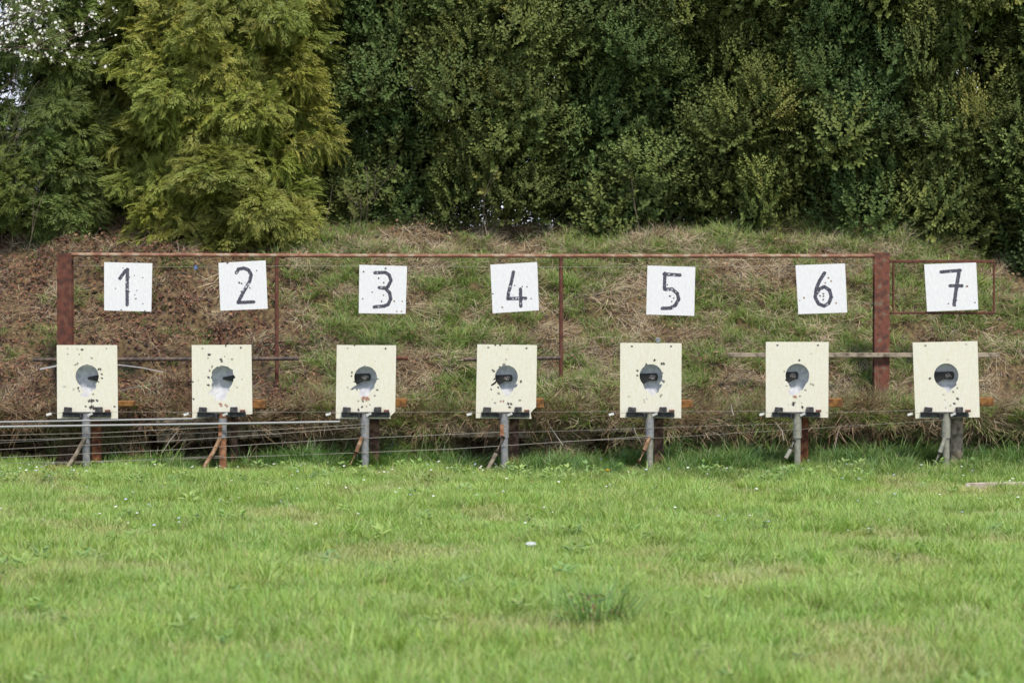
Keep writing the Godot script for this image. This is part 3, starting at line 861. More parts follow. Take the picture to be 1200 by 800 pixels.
func board_texture(i: int) -> ImageTexture:
	var size := 256
	var im := Image.create(size, size, true, Image.FORMAT_RGB8)
	var ink := Color(0.17, 0.17, 0.23)
	for y in size:
		for x in size:
			var g := 0.012 * (h2(x, y) - 0.5) + 0.03 * n_mid.get_noise_2d(x * 0.05 + i * 30, y * 0.02)
			im.set_pixel(x, y, Color(0.85 + g, 0.855 + g, 0.875 + g))
	for stroke in DIGITS[i]:
		for k in stroke.size() - 1:
			var a := Vector2(stroke[k][0], stroke[k][1]) * size
			var b := Vector2(stroke[k + 1][0], stroke[k + 1][1]) * size
			var lo := a.min(b) - Vector2(12, 12)
			var hi := a.max(b) + Vector2(12, 12)
			for y in range(int(lo.y), int(hi.y)):
				for x in range(int(lo.x), int(hi.x)):
					var p := Vector2(x, y)
					var q := Geometry2D.get_closest_point_to_segment(p, a, b)
					var w := 9.2 + 2.2 * n_mid.get_noise_2d(x * 0.11 + i * 50, y * 0.11) + 0.8 * (h2(x, y) - 0.5)
					var cover := clampf(w - p.distance_to(q) + 0.5, 0, 1) * (0.93 if n_mid.get_noise_2d(x * 0.16 + i * 9, y * 0.07 + 80) < 0.30 else 0.45)
					if cover > 0: im.set_pixel(x, y, im.get_pixel(x, y).lerp(ink, minf(cover, 1.0)) if im.get_pixel(x, y).r > 0.3 else im.get_pixel(x, y))
	var sd := 1
	for m in BOARDS[i][4]:
		sd += 1
		var c: Color = [Color(0.16, 0.14, 0.14), Color(0.38, 0.38, 0.40), Color(0.58, 0.42, 0.28), Color(0.74, 0.74, 0.78, 0.85)][m[3]]
		spot(im, m[0] * size, m[1] * size, m[2] * 0.95, c, 0.6, sd)
		if m[3] < 3: spot(im, m[0] * size, m[1] * size, m[2] * 0.55, c.darkened(0.55), 0.3, sd + 3)
	im.generate_mipmaps()
	return ImageTexture.create_from_image(im)

func build_boards() -> void:
	var words := ["one", "two", "three", "four", "five", "six", "seven"]
	var what := ["white board with painted number 1 next to the red-brown post", "tilted white board with painted number 2, its digit shot through", "white board with painted number 3 and shot holes", "tilted white board with painted number 4, half shot away", "white board with painted number 5 and dark holes in its curve", "tilted white board with painted number 6 and rusty holes", "white board with crossed number 7 standing in the small side frame"]
	for i in 7:
		var z := -0.665
		var cs := []
		for k in 4: cs.append(at(BOARDS[i][k][0], BOARDS[i][k][1], z))
		var base: Vector3 = (cs[2] + cs[3]) / 2.0
		var o := thing("number_board", base, what[i], "number board", "number boards hung along the frame")
		var st := new_st()
		var th := Vector3(0, 0, -0.012)
		var us := [Vector2(0, 0), Vector2(1, 0), Vector2(1, 1), Vector2(0, 1)]
		var v := []
		for k in 4: v.append(cs[k] - base)
		tri(st, v[0], v[1], v[2], Vector3.BACK, us[0], us[1], us[2])
		tri(st, v[0], v[2], v[3], Vector3.BACK, us[0], us[2], us[3])
		tri(st, v[0] + th, v[1] + th, v[2] + th, Vector3.FORWARD)
		tri(st, v[0] + th, v[2] + th, v[3] + th, Vector3.FORWARD)
		for k in 4:
			var a: Vector3 = v[k]
			var b: Vector3 = v[(k + 1) % 4]
			var n := (b - a).cross(Vector3.BACK).normalized()
			if n.dot(a + b - v[0] - v[2]) < 0: n = -n
			tri(st, a, b, b + th, n, us[k], us[k], us[k])
			tri(st, a, b + th, a + th, n, us[k], us[k], us[k])
		var m := StandardMaterial3D.new()
		m.albedo_texture = board_texture(i)
		m.roughness = 0.55
		put("panel", st.commit(), m, o)
		for u in [0.2, 0.8]:
			var top: Vector3 = v[0].lerp(v[1], u)
			var bracket := put("hook", tube_mesh([top + Vector3(0, -0.035, -0.014), top + Vector3(0, 0.012, -0.015)] if i < 6 else [top + Vector3(0, -0.03, -0.014), top + Vector3(0, 0.004, -0.015)], 0.0022, 5), M.dark_steel, o)
			bracket.set_meta("label", "thin wire hook behind the top edge")

# ---------------------------------------------------------------- the targets
# zoom origin of each plate in the photograph (8 zoomed pixels per pixel), its corners, hole, drips, marks, paddle
const PLATES := [
	{"o": [60, 396], "q": [[48, 66], [614, 66], [622, 756], [52, 756]], "c": [333, 358, 109], "drip": [[[268, 430], [282, 498], [300, 492], [306, 508], [268, 530], [293, 566], [330, 546], [358, 540], [366, 508], [384, 488], [412, 476], [420, 440]], [[430, 400], [452, 408], [434, 424]]],
		"marks": [[285, 108, 10, 0], [150, 98, 5, 1], [150, 150, 6, 1], [240, 105, 5, 1], [515, 98, 6, 1], [258, 152, 6, 1], [375, 187, 8, 1], [222, 250, 8, 1], [240, 240, 9, 1], [440, 292, 9, 0], [458, 292, 9, 0], [470, 338, 8, 0], [472, 376, 8, 0], [118, 455, 10, 2], [205, 480, 9, 2], [248, 468, 9, 0], [256, 495, 8, 1], [425, 585, 10, 0], [318, 640, 8, 0], [590, 642, 8, 0], [352, 588, 12, 0], [375, 588, 14, 0], [392, 586, 9, 0], [362, 652, 12, 0], [380, 645, 16, 0], [400, 660, 14, 0], [388, 526, 8, 1], [330, 250, 6, 0]], "paddle": [338, 348, 480, 402, 1], "tag": -46},
	{"o": [218, 396], "q": [[50, 66], [610, 62], [620, 712], [56, 756]], "c": [340, 360, 60], "drip": [[[248, 298], [270, 282], [288, 266], [305, 268], [325, 256], [380, 265], [400, 276], [414, 288], [436, 296], [438, 335], [462, 370], [442, 385], [440, 405], [425, 440], [402, 470], [406, 492], [388, 508], [372, 535], [366, 584], [284, 582], [262, 606], [272, 560], [262, 540], [246, 534], [232, 538], [208, 514], [228, 490], [242, 470], [234, 440], [246, 415], [240, 392], [228, 370], [240, 350], [238, 325]]],
		"marks": [[213, 155, 12, 0], [150, 98, 7, 1], [512, 90, 8, 0], [370, 72, 8, 0], [325, 203, 12, 0], [332, 220, 8, 0], [428, 198, 8, 1], [360, 172, 5, 1], [202, 188, 6, 1], [240, 268, 9, 1], [218, 305, 9, 1], [207, 368, 10, 0], [205, 440, 10, 0], [475, 462, 6, 1], [110, 395, 4, 1], [520, 385, 6, 2], [60, 410, 7, 0], [65, 570, 8, 0], [318, 618, 12, 3], [325, 635, 9, 3], [365, 625, 8, 3], [380, 638, 9, 3]], "paddle": [340, 348, 500, 404, 1], "tag": -22},
	{"o": [387, 396], "q": [[60, 65], [617, 68], [606, 716], [50, 756]], "c": [330, 370, 107], "drip": [[[246, 420], [238, 480], [250, 500], [262, 470], [276, 490], [270, 548], [300, 545], [350, 548], [368, 522], [382, 488], [410, 470], [418, 420]], [[240, 400], [208, 408], [236, 420]], [[246, 440], [215, 458], [186, 480], [200, 490], [225, 478], [252, 460]], [[430, 370], [460, 384], [432, 394]], [[312, 270], [320, 250], [332, 268]]],
		"marks": [[160, 95, 6, 1], [225, 68, 7, 0], [517, 98, 8, 0], [200, 322, 8, 0], [197, 355, 7, 0], [160, 463, 6, 1], [438, 485, 8, 0], [415, 540, 8, 1], [295, 645, 9, 0], [338, 640, 6, 1], [262, 672, 10, 0], [260, 590, 7, 1], [370, 625, 6, 1], [420, 215, 4, 2], [310, 562, 18, 3], [340, 570, 16, 3], [358, 572, 10, 3], [304, 592, 8, 0]], "paddle": [190, 330, 380, 402, 0], "tag": -40},
	{"o": [551, 396], "q": [[66, 58], [627, 66], [614, 756], [52, 750]], "c": [340, 362, 107], "drip": [[[262, 430], [285, 470], [300, 492], [310, 520], [325, 530], [342, 556], [352, 540], [378, 528], [384, 505], [402, 494], [404, 474], [440, 455], [444, 430]], [[298, 270], [304, 240], [318, 232], [330, 240], [332, 262]], [[284, 290], [266, 270], [276, 260], [292, 272]], [[244, 395], [222, 418], [196, 436], [192, 450], [212, 446], [244, 424]]],
		"marks": [[168, 88, 7, 0], [527, 95, 8, 0], [235, 62, 9, 0], [280, 62, 10, 0], [350, 102, 6, 2], [335, 200, 6, 1], [210, 300, 8, 0], [222, 312, 8, 0], [226, 384, 8, 0], [474, 407, 10, 0], [195, 480, 7, 0], [262, 462, 8, 0], [265, 518, 10, 1], [232, 607, 8, 1], [285, 592, 8, 3], [310, 592, 8, 3], [355, 615, 10, 0], [382, 617, 10, 0], [368, 648, 10, 0], [465, 583, 9, 1], [205, 575, 4, 1]], "paddle": [200, 342, 398, 408, 0], "tag": -28},
	{"o": [721, 396], "q": [[48, 45], [624, 48], [620, 750], [46, 745]], "c": [337, 353, 108], "drip": [[[258, 425], [275, 470], [292, 490], [322, 508], [340, 530], [356, 546], [372, 528], [390, 516], [408, 508], [412, 482], [430, 462], [442, 432]], [[276, 266], [282, 244], [296, 232], [308, 252]], [[254, 428], [222, 446], [212, 462], [232, 472], [262, 442]], [[440, 316], [456, 328], [440, 340]], [[436, 390], [464, 396], [468, 418], [452, 424], [434, 402]]],
		"marks": [[155, 77, 8, 0], [522, 77, 8, 0], [368, 207, 10, 0], [435, 240, 10, 0], [455, 240, 10, 0], [208, 305, 9, 0], [207, 350, 8, 0], [128, 548, 8, 2], [430, 535, 9, 1], [425, 550, 6, 1], [270, 580, 7, 2], [295, 570, 7, 2], [275, 600, 7, 2], [487, 437, 4, 2]], "paddle": [190, 328, 402, 402, 0], "tag": -55},
	{"o": [892, 396], "q": [[46, 35], [636, 37], [632, 746], [46, 742]], "c": [342, 350, 111], "drip": [[[240, 360], [226, 398], [246, 408], [262, 430], [268, 452], [282, 462], [258, 486], [256, 506], [266, 526], [288, 532], [304, 542], [330, 522], [352, 518], [362, 500], [392, 486], [404, 462], [424, 430], [446, 402], [450, 360]]],
		"marks": [[153, 67, 8, 0], [532, 67, 8, 0], [358, 208, 9, 0], [218, 312, 6, 1], [465, 430, 7, 1], [487, 437, 9, 1], [415, 487, 8, 1], [365, 545, 8, 1], [305, 612, 14, 0], [305, 626, 9, 0], [388, 648, 11, 0], [382, 608, 5, 1], [318, 550, 14, 3], [240, 448, 6, 1], [255, 625, 5, 2], [470, 145, 6, 2], [170, 462, 4, 2]], "paddle": [190, 314, 352, 388, 0], "tag": -10},
	{"o": [1066, 396], "q": [[32, 42], [640, 28], [662, 742], [58, 755]], "c": [347, 352, 115], "drip": [[[300, 440], [322, 468], [346, 480], [358, 508], [372, 522], [380, 500], [392, 482], [420, 462], [446, 440], [440, 420]]],
		"marks": [[150, 70, 9, 1], [530, 58, 9, 2], [193, 378, 10, 0], [450, 468, 8, 1], [410, 503, 9, 1], [452, 568, 11, 0], [422, 613, 10, 0], [320, 530, 9, 2], [385, 632, 7, 1], [340, 655, 7, 2], [350, 205, 5, 2], [365, 200, 5, 2], [335, 580, 6, 2]], "paddle": [190, 312, 422, 388, 0], "tag": -12},
]

func plate_texture(i: int) -> ImageTexture:
	var w := 336
	var h := 400
	var im := Image.create(w, h, true, Image.FORMAT_RGB8)
	for y in h:
		for x in w:
			var streak := 0.028 * n_mid.get_noise_2d(x * 0.14 + i * 77, y * 0.008) + 0.02 * n_small.get_noise_2d(x * 0.09 + i * 13, y * 0.004 + 9)
			var g := 0.014 * (h2(x, y) - 0.5) + 0.02 * n_mid.get_noise_2d(x * 0.04 + i * 31, y * 0.04)
			im.set_pixel(x, y, Color(0.835 + g + streak * 0.5, 0.823 + g + streak, 0.768 + g + streak * 2.2))
	for k in 26:
		spot(im, h2(k, i) * w, h2(i + 3, k + 7) * h, 0.8 + h2(k, k + i) * 1.6, Color(0.72, 0.70, 0.62, 0.5), 0.5, k)
	var sd := 1
	for m in PLATES[i].marks:
		sd += 1
		var c: Color = [Color(0.18, 0.16, 0.17), Color(0.50, 0.48, 0.46), Color(0.70, 0.68, 0.64), Color(0.60, 0.42, 0.36)][m[3]]
		spot(im, m[0] / 2.0, m[1] / 2.0, m[2] / 2.0 * 1.35, Color(0.66, 0.64, 0.60, 0.55), 0.8, sd + 5)
		spot(im, m[0] / 2.0, m[1] / 2.0, m[2] / 2.0 * 1.0, c, 0.75, sd)
	im.generate_mipmaps()
	return ImageTexture.create_from_image(im)

func zp(i: int, x: float, y: float, z: float) -> Vector3:
	return at(PLATES[i].o[0] + x / 8.0, PLATES[i].o[1] + y / 8.0, z)

func flat_poly(i: int, pts: Array, z: float, base: Vector3) -> PackedVector2Array:
	var out := PackedVector2Array()
	for p in pts:
		var v := zp(i, p[0], p[1], z) - base
		out.append(Vector2(v.x, v.y))
	return out

func build_target(i: int) -> void:
	var P: Dictionary = PLATES[i]
	var z := 0.055 * i
	var foot: Array = [[100.5, 99, 513, 79, 547], [260.5, 258, 513, 239, 547], [427.5, 424, 512, 409, 547], [591, 590, 511, 571, 551], [761.5, 761, 512, 748, 543], [934.5, 931, 516, 921, 537], [1109, 1108, 513, 1094, 547]][i]
	var where := at(foot[0], 548, z)
	var base := Vector3(where.x, lawn_y(where.x, z) - 0.02, z)
	var what := ["cream steel target below board 1, its plate speckled with many small holes", "cream steel target with the most ragged hole, on a rusty orange post below board 2", "cream steel target with a pinkish brown scar below its hole, below board 3", "cream steel target with a pointed chip below its hole, under board 4", "cream steel target with a small grey clip on its top edge, below board 5", "cream steel target with a smooth wide hole on a pale post, below board 6", "cream steel target with the roundest hole, below board 7 in its side frame"]
	var o := thing("steel_target", base, what[i], "shooting target", "row of steel targets along the bank")
	# the plate: outline less hole, cut in two along the middle of the hole so that each half is a plain polygon
	var hole := PackedVector2Array()
	for k in 48:
		var a := TAU * k / 48
		var v := zp(i, P.c[0] + cos(a) * P.c[2], P.c[1] + sin(a) * P.c[2], z) - base
		hole.append(Vector2(v.x, v.y))
	for d in P.drip:
		var got := Geometry2D.merge_polygons(hole, flat_poly(i, d, z, base))
		var best := hole
		var area := 0.0
		for g in got:
			var s := 0.0
			for k in g.size(): s += g[k].cross(g[(k + 1) % g.size()])
			if absf(s) > area:
				area = absf(s)
				best = g
		hole = best
	var outline := flat_poly(i, P.q, z, base)
	if i == 3: outline = flat_poly(i, [P.q[0], P.q[1], [618, 648], [590, 672], [578, 690], [566, 700], [576, 756], P.q[3]], z, base)
	if i == 2: outline = flat_poly(i, [P.q[0], P.q[1], [608, 690], [560, 735], [566, 756], P.q[3]], z, base)
	var st := new_st()
	var ul := zp(i, 0, 0, z) - base
	var lr := zp(i, 672, 800, z) - base
	var uvx := Vector2(1.0 / (lr.x - ul.x), -ul.x / (lr.x - ul.x))
	var uvy := Vector2(1.0 / (lr.y - ul.y), -ul.y / (lr.y - ul.y))
	var mid := zp(i, P.c[0], P.c[1], z).x - base.x
	for sg in [-1.0, 1.0]:
		var half := PackedVector2Array([Vector2(mid, -5), Vector2(mid + sg * 5, -5), Vector2(mid + sg * 5, 5), Vector2(mid, 5)])
		for part in Geometry2D.intersect_polygons(outline, half):
			for cut in Geometry2D.clip_polygons(part, hole):
				extrude(st, cut, 0.0, -0.010, uvx, uvy)
	var m := StandardMaterial3D.new()
	m.albedo_texture = plate_texture(i)
	m.roughness = 0.5
	put("plate", st.commit(), m, o)
	var loc := func(x: float, y: float, zz: float) -> Vector3:
		return zp(i, x, y, z + zz) - base
	# inside: a pale back panel bent forward at the bottom, and the dark paddle that falls when hit
	var sb := new_st()
	var b0: Vector3 = loc.call(150, 190, -0.10); var b1: Vector3 = loc.call(540, 190, -0.10)
	var b2: Vector3 = loc.call(540, 455, -0.10); var b3: Vector3 = loc.call(150, 455, -0.10)
	var b4: Vector3 = loc.call(540, 650, -0.075); var b5: Vector3 = loc.call(150, 650, -0.075)
	quad(sb, b0, b1, b2, b3, Vector3.BACK)
	var nb := (b2 - b3).cross(b3 - b5).normalized()
	if nb.z < 0: nb = -nb
	quad(sb, b3, b2, b4, b5, nb)
	var back := Vector3(0, 0, -0.004)
	quad(sb, b0 + back, b1 + back, b2 + back, b3 + back, Vector3.FORWARD)
	quad(sb, b3 + back, b2 + back, b4 + back, b5 + back, -nb)
	put("back_panel", sb.commit(), M.panel, o)
	put("bracket", box(loc.call(170, 640, -0.012), loc.call(520, 690, -0.08)), M.dark_steel, o)
	put("spacer", box(loc.call(150, 186, -0.012), loc.call(175, 200, -0.105)), M.dark_steel, o)
	put("spacer", box(loc.call(515, 186, -0.012), loc.call(540, 200, -0.105)), M.dark_steel, o)
	var pd: Array = P.paddle
	var sp := new_st()
	var shape := []
	var hh: float = (pd[3] - pd[1]) / 2.0
	var yc: float = (pd[3] + pd[1]) / 2.0
	if pd[4] == 0:
		shape = [[pd[0], pd[1] + 6], [pd[0], pd[3] + 34], [pd[0] + 80, pd[3] + 26], [pd[0] + 128, pd[3] - 2]]
		for k in 9:
			var a := PI / 2 - PI * k / 8.0
			shape.append([pd[2] - hh * 0.45 + cos(a) * hh * 0.45, yc + sin(a) * hh])
	else:
		shape = [[pd[2], pd[3] + 14], [pd[2], pd[1] - 6], [pd[2] - 40, pd[1] - 4]]
		for k in 9:
			var a := -PI / 2 - PI * k / 8.0
			shape.append([pd[0] + hh * 0.8 + cos(a) * hh * 0.8, yc + 2 + sin(a) * hh * 0.55])
	extrude(sp, flat_poly(i, shape, z - 0.065, base), -0.06, -0.075)
	var paddle := put("paddle", sp.commit(), M.paddle, o)
	var sw := new_st()
	var wear := []
	var wx: float = pd[2] - 55 if pd[4] == 0 else pd[0] + 62
	for k in 12:
		var a := TAU * k / 12
		wear.append([wx + cos(a) * 30 * (1 + 0.25 * sin(k * 2.1 + i)), yc + sin(a) * hh * 0.55 * (1 + 0.3 * sin(k * 1.7 + i))])
	if pd[4] == 0:
		extrude(sw, flat_poly(i, wear, z - 0.06, base), -0.058, -0.0602)
		var ww := put("wear", sw.commit(), M.worn, paddle)
		ww.set_meta("label", "grey patch where shots have worn the paint off")
	# the clamp that holds the plate
	put("clamp", box(loc.call(106, 702, 0.004), loc.call(558, 742, 0.022)), M.dark_steel, o)
	put("ledge", box(loc.call(104, 692, 0.002), loc.call(556, 701, 0.040)), M.dark_steel, o)
	var dx: float = [0, 2, 0, 6, 6, 16, 26][i]
	for lug in [[116, 648, 190, 696, -0.10], [410, 646, 478, 694, 0.02]]:
		var c: Vector3 = (loc.call(lug[0] + dx, lug[1], 0.02) + loc.call(lug[2] + dx, lug[3], 0.02)) / 2.0
		var e: Vector3 = (loc.call(lug[2] + dx, lug[1], 0.02) - c).abs()
		var l := put("lug", box(Vector3(-e.x, -e.y, -0.014), Vector3(e.x, e.y, 0.012)), M.dark_steel, o, c)
		l.rotation.z = lug[4] * (1.0 if i % 2 == 0 else 0.6)
	put("bolt", tube_mesh([loc.call(500 + dx, 684, 0.025), loc.call(550 + dx, 682, 0.025)], 0.010, 8), M.bolt, o)
	put("hinge", box(loc.call(P.c[0] - 70, 698, 0.024), loc.call(P.c[0] - 52, 762, 0.045)), M.dark_steel, o)
	var tg := box(Vector3(-0.021, -0.009, -0.001), Vector3(0.021, 0.009, 0.001), 0.0005)
	var t1 := put("tag", tg, M.white_tag, o, loc.call(360 + dx * 2, 716, 0.052))
	t1.rotation = Vector3(0.3, 0.1, 0.45)
	var t2 := put("tag", tg, M.white_tag, o, loc.call(P.tag + 20, 714, 0.03))
	t2.rotation = Vector3(0.1, 0.2, 0.25)
	put("tag_wire", tube_mesh([loc.call(P.tag + 10, 706, 0.028), loc.call(130, 700, 0.028), loc.call(368 + dx, 708, 0.045)], 0.0014, 5), M.cord, o)
	# the posts: a pipe in front with a leaning stay, a timber behind, an orange wooden block on its shoulder
	var pm: Material = [M.steel, M.orange_rust, M.steel, M.steel, M.steel_pale, M.steel_pale, M.steel_pale][i]
	var px: float = foot[0]
	var lx := func(x: float, y: float, zz: float) -> Vector3:
		return at(x, y, z + zz) - base
	put("post", tube_mesh([lx.call(px + 0.3, 552, 0.015), lx.call(px, 484, 0.012)], 0.026 if i > 3 else 0.030, 10), pm, o)
	put("sleeve", tube_mesh([lx.call(px, 513, 0.014), lx.call(px, 490, 0.013)], 0.034, 10), M.steel if i < 5 else M.steel_pale, o)
	if i == 1 or i == 3:
		put("rusty_strap", box(lx.call(px - 5, 511, 0.047), lx.call(px - 0.8, 497, 0.056)), M.orange_rust, o)
	var sm: Material = [M.grey_wood, M.tan_wood, M.tan_wood, M.grey_wood, M.tan_wood, M.steel_pale, M.steel_pale][i]
	put("stay", tube_mesh([lx.call(foot[1], foot[2], 0.055), lx.call((foot[1] + foot[3]) / 2.0 + 1.0, (foot[2] + foot[4]) / 2.0, 0.07), lx.call(foot[3], foot[4], 0.09)], 0.0165, 8), sm, o)
	var rear: Array = [[107, 119, M.timber_red], [270, 278.5, M.timber], [433, 444.5, M.timber], [597, 608, M.timber], [767, 777, M.timber], [937.5, 946.5, M.timber_red], [1115, 1127, M.grey_wood]][i]
	put("timber_post", box(lx.call(rear[0], 556, -0.17), lx.call(rear[1], 470, -0.26)), rear[2], o)
	var blk: Array = [[100, 159, 469, 476], [262, 312, 468, 478.5], [432, 477, 466, 477], [596, 637, 466, 478], [766, 810, 468, 478], [936, 985, 466, 477], [1112, 1161, 465, 475.5]][i]
	put("wooden_block", box(lx.call(blk[0], blk[3], -0.135), lx.call(blk[1], blk[2], -0.30)), M.orange_wood, o)
	put("crossbar", box(lx.call(px - 4, 478, -0.012), lx.call(px + 4, 490, -0.165)), M.dark_steel, o)
	if i == 4:
		put("clip", box(loc.call(380, 46, -0.020), loc.call(424, -4, 0.004)), M.steel, o)

func build_bars() -> void:
	var d := [
		[[[38, 421.5], [350, 420]], -0.60, 0.017, M.bar, "long dark pipe running behind the targets of boards 1 and 2", "pipe"],
		[[[543, 421], [657, 419.3]], -0.60, 0.017, M.bar, "short dark pipe behind the target of board 4 ending at the upright", "pipe"],
		[[[430, 419], [478, 419.8]], -0.60, 0.016, M.rust, "rusty pipe stub sticking out beside the target of board 3", "pipe"],
	]
	for b in d:
		var pts := []
		for p in b[0]: pts.append(at(p[0], p[1], b[1]))
		var o := put("crossbar_pipe", tube_mesh(pts, b[2], 10), b[3], self)
		tag(o, b[4], b[5], "pipes behind the targets")
	var lath := put("wooden_lath", box(at(853, 418.4, -0.62), at(1172, 413.2, -0.595), 0.003), M.tan_wood, self)
	lath.material_override = M.grey_wood
	tag(lath, "long weathered wooden lath crossing the painted rusty post", "lath")
	var st := new_st()
	var top := []
	for p in [[46, 431.5], [66, 427.5], [102, 424], [140, 426.8], [165, 430], [191, 435.5]]: top.append(at(p[0], p[1], -0.40))
	for k in top.size() - 1:
		var w := Vector3(0, 0.013 * (1.0 - 0.12 * k), 0)
		var a: Vector3 = top[k]
		var b: Vector3 = top[k + 1]
		var th := Vector3(0, 0, -0.004)
		quad(st, a, b, b - w, a - w, Vector3(0, 0.2, 1).normalized())
		quad(st, a + th, b + th, b - w + th, a - w + th, Vector3.FORWARD)
		quad(st, a, b, b + th, a + th, Vector3.UP)
		quad(st, a - w, b - w, b - w + th, a - w + th, Vector3.DOWN)
	var strip := put("plastic_strip", st.commit(), M.cable, self)
	tag(strip, "bent pale plastic strip sticking out behind the target of board 1", "strip")
	var rag := new_st()
	extrude(rag, PackedVector2Array([Vector2(-0.016, -0.004), Vector2(-0.004, -0.022), Vector2(0.004, -0.012), Vector2(0.02, -0.014), Vector2(0.008, 0.004), Vector2(0.006, 0.024), Vector2(-0.006, 0.012)]), 0.004, -0.006)
	tag(put("plastic_scrap", rag.commit(), M.blue, self, at(229, 313, -0.672)), "scrap of blue plastic caught on the wire beside board 2", "scrap")

func build_cords() -> void:
	var cables := [
		[[[-90, 495.5], [0, 494.4], [110, 492.6], [226, 490.5]], 0.0070, "upper pale thick cable running low in front of the first target"],
		[[[-90, 501], [0, 500], [200, 497.2], [300, 495.8], [398, 494]], 0.0085, "lower pale thick cable running past the rusty orange post"],
	]
	for c in cables:
		var pts := []
		for p in c[0]: pts.append(at(p[0], p[1], 0.14 if c == cables[1] else 0.11))
		tag(put("cable", tube_mesh(pts, c[1], 8), M.cable, self), c[2], "cable", "cables in front of the targets")
	var cords := [
		[[[-90, 531], [190, 517], [320, 508.5], [428, 500]], "thin pull cord ending at the plate with the brown scar"],
		[[[-90, 540], [190, 527.5], [390, 515], [592, 506]], "thin pull cord ending at the plate with a broken lower corner"],
		[[[-90, 545], [190, 538.5], [390, 531.5], [530, 526], [762, 511]], "lowest thin pull cord, reaching the plate with a clip on top"],
		[[[-90, 512], [120, 507], [262, 500]], "thin pull cord tied to the rusty orange post"],
		[[[-90, 524], [100, 513]], "thin pull cord that ends at the speckled plate"],
		[[[-90, 519], [150, 511], [300, 504.5], [428, 497]], "thin pull cord just below the lower thick cable"],
		[[[-90, 549], [120, 541], [262, 534]], "thin slack cord close above the grass beside the rusty orange post"],
		[[[592, 507], [700, 503.5], [800, 500], [934, 496]], "thin cord running from the broken-cornered plate to the pale post"],
		[[[662, 517], [780, 512.5], [934, 503], [1108, 492]], "thin sagging cord that ends below the roundest hole"],
		[[[130, 482.4], [226, 482.6]], "thin wire strung from the speckled plate to the ragged-holed plate"],
		[[[292, 482.8], [395, 482.4]], "thin wire strung from the ragged-holed plate to the brown-scarred plate"],
		[[[462, 482.8], [560, 482.2]], "thin wire strung from the brown-scarred plate to the broken-cornered plate"],
		[[[625, 482.8], [729, 481.6]], "thin wire strung from the broken-cornered plate to the clip-topped plate"],
		[[[796, 482.2], [900, 481.6]], "thin wire strung from the clip-topped plate to the wide-holed plate"],
		[[[968, 483.4], [1076, 480.4]], "thin wire strung from the wide-holed plate to the round-holed plate"],
	]
	for c in cords:
		var pts := []
		for p in c[0]:
			pts.append(at(p[0], p[1], 0.055 + 0.055 * clampf((p[0] - 100) / 168.0, 0, 6)))
		tag(put("pull_cord", tube_mesh(pts, 0.0023 if c[0][0][0] < 0 else 0.0013, 5), M.cord, self), c[1], "cord", "thin cords strung along the targets")

func build_planks() -> void:
	# photograph rectangles of the old boards that shore up the foot of the bank
	var d := [
		[183, 332, 499, 516, -0.44, M.dark_wood, "dark weathered plank leaning in the hollow behind the rusty orange post", 0.05],
		[180, 262, 489, 496, -0.36, M.dark_wood, "narrow dark timber on the plank by the rusty orange post", 0.0],
		[300, 362, 479, 490, -0.42, M.grey_wood, "short grey board in the bank between targets 2 and 3", 0.02],
		[384, 432, 489, 497, -0.38, M.dark_wood, "dark timber edge in the bank behind target 3", 0.0],
		[531, 622, 494.5, 513, -0.38, M.grey_wood, "wide grey plank above the dark hollow behind target 4", -0.015],
		[528, 580, 483, 492, -0.42, M.dark_wood, "dark narrow timber above the wide grey plank", 0.0],
		[684, 744, 499, 507, -0.39, M.dark_wood, "dark timber above the hollow beside target 5", -0.01],
		[-30, 60, 494, 503, -0.39, M.dark_wood, "dark timber in the bank beyond target 1 below the cables", 0.0],
	]
	for p in d:
		var a := at(p[0], p[3], p[4])
		var b := at(p[1], p[2], p[4] - 0.035)
		var c := (a + b) / 2.0
		var o := put("old_plank", box(a - c, b - c, 0.006), p[5], self, c)
		o.rotation.z = p[7]
		o.rotation.x = -0.12
		tag(o, p[6], "plank", "old timbers at the foot of the bank")
	var sl := at(1128, 573, 2.05)
	var slab := new_st()
	var edge := PackedVector2Array()
	for q in [[0, 0], [0.15, 0.07], [0.35, 0.12], [0.8, 0.15], [1.6, 0.16], [1.6, -0.2], [0.9, -0.18], [0.45, -0.13], [0.2, -0.09]]: edge.append(Vector2(q[0], q[1]))
	extrude(slab, edge, 0.03, -0.06)
	var s := put("concrete_slab", slab.commit(), M.concrete, self, Vector3(sl.x, lawn_y(sl.x + 0.5, 2.05) + 0.02, 2.2))
	s.rotation.x = -PI / 2
	tag(s, "pale concrete slab set flush in the grass past target 7", "slab")
	# dead stalks that lean across the foot of the bank
	var stalks := [[[629, 479], [660, 522], 0.0055], [[988, 486], [978, 530], 0.005], [[908, 494], [919, 516], 0.005], [[210, 502], [190, 530], 0.004], [[742, 495], [752, 520], 0.004], [[857, 474], [860, 487], 0.005], [[424, 509], [406, 498], 0.003], [[610, 508], [596, 521], 0.005], [[135, 460], [165, 452], 0.004], [[776, 505], [790, 490], 0.004]]
	var says := ["long pale stalk leaning down the bank from the corner of target 4", "thin stalk leaning between targets 6 and 7", "short white stalk beside the post of target 6", "grey stalk crossing the dark plank near target 2", "dry stalk beside the post of target 5", "upright pale stalk between targets 5 and 6", "short twig against the post of target 3", "brown stick against the post of target 4", "pale dry stalk on the leaf litter above target 1", "dry stalk behind the post of target 5"]
	for k in stalks.size():
		var q: Array = stalks[k]
		var a := at(q[0][0], q[0][1], -0.40)
		var b := at(q[1][0], q[1][1], -0.28)
		var m := (a + b) / 2.0 + Vector3(rr(-0.02, 0.02), rr(-0.01, 0.01), 0.03)
		tag(put("dead_stalk", tube_mesh([a, m, b], q[2], 5), M.cord, self), says[k], "stalk", "dead stalks on the foot of the bank")

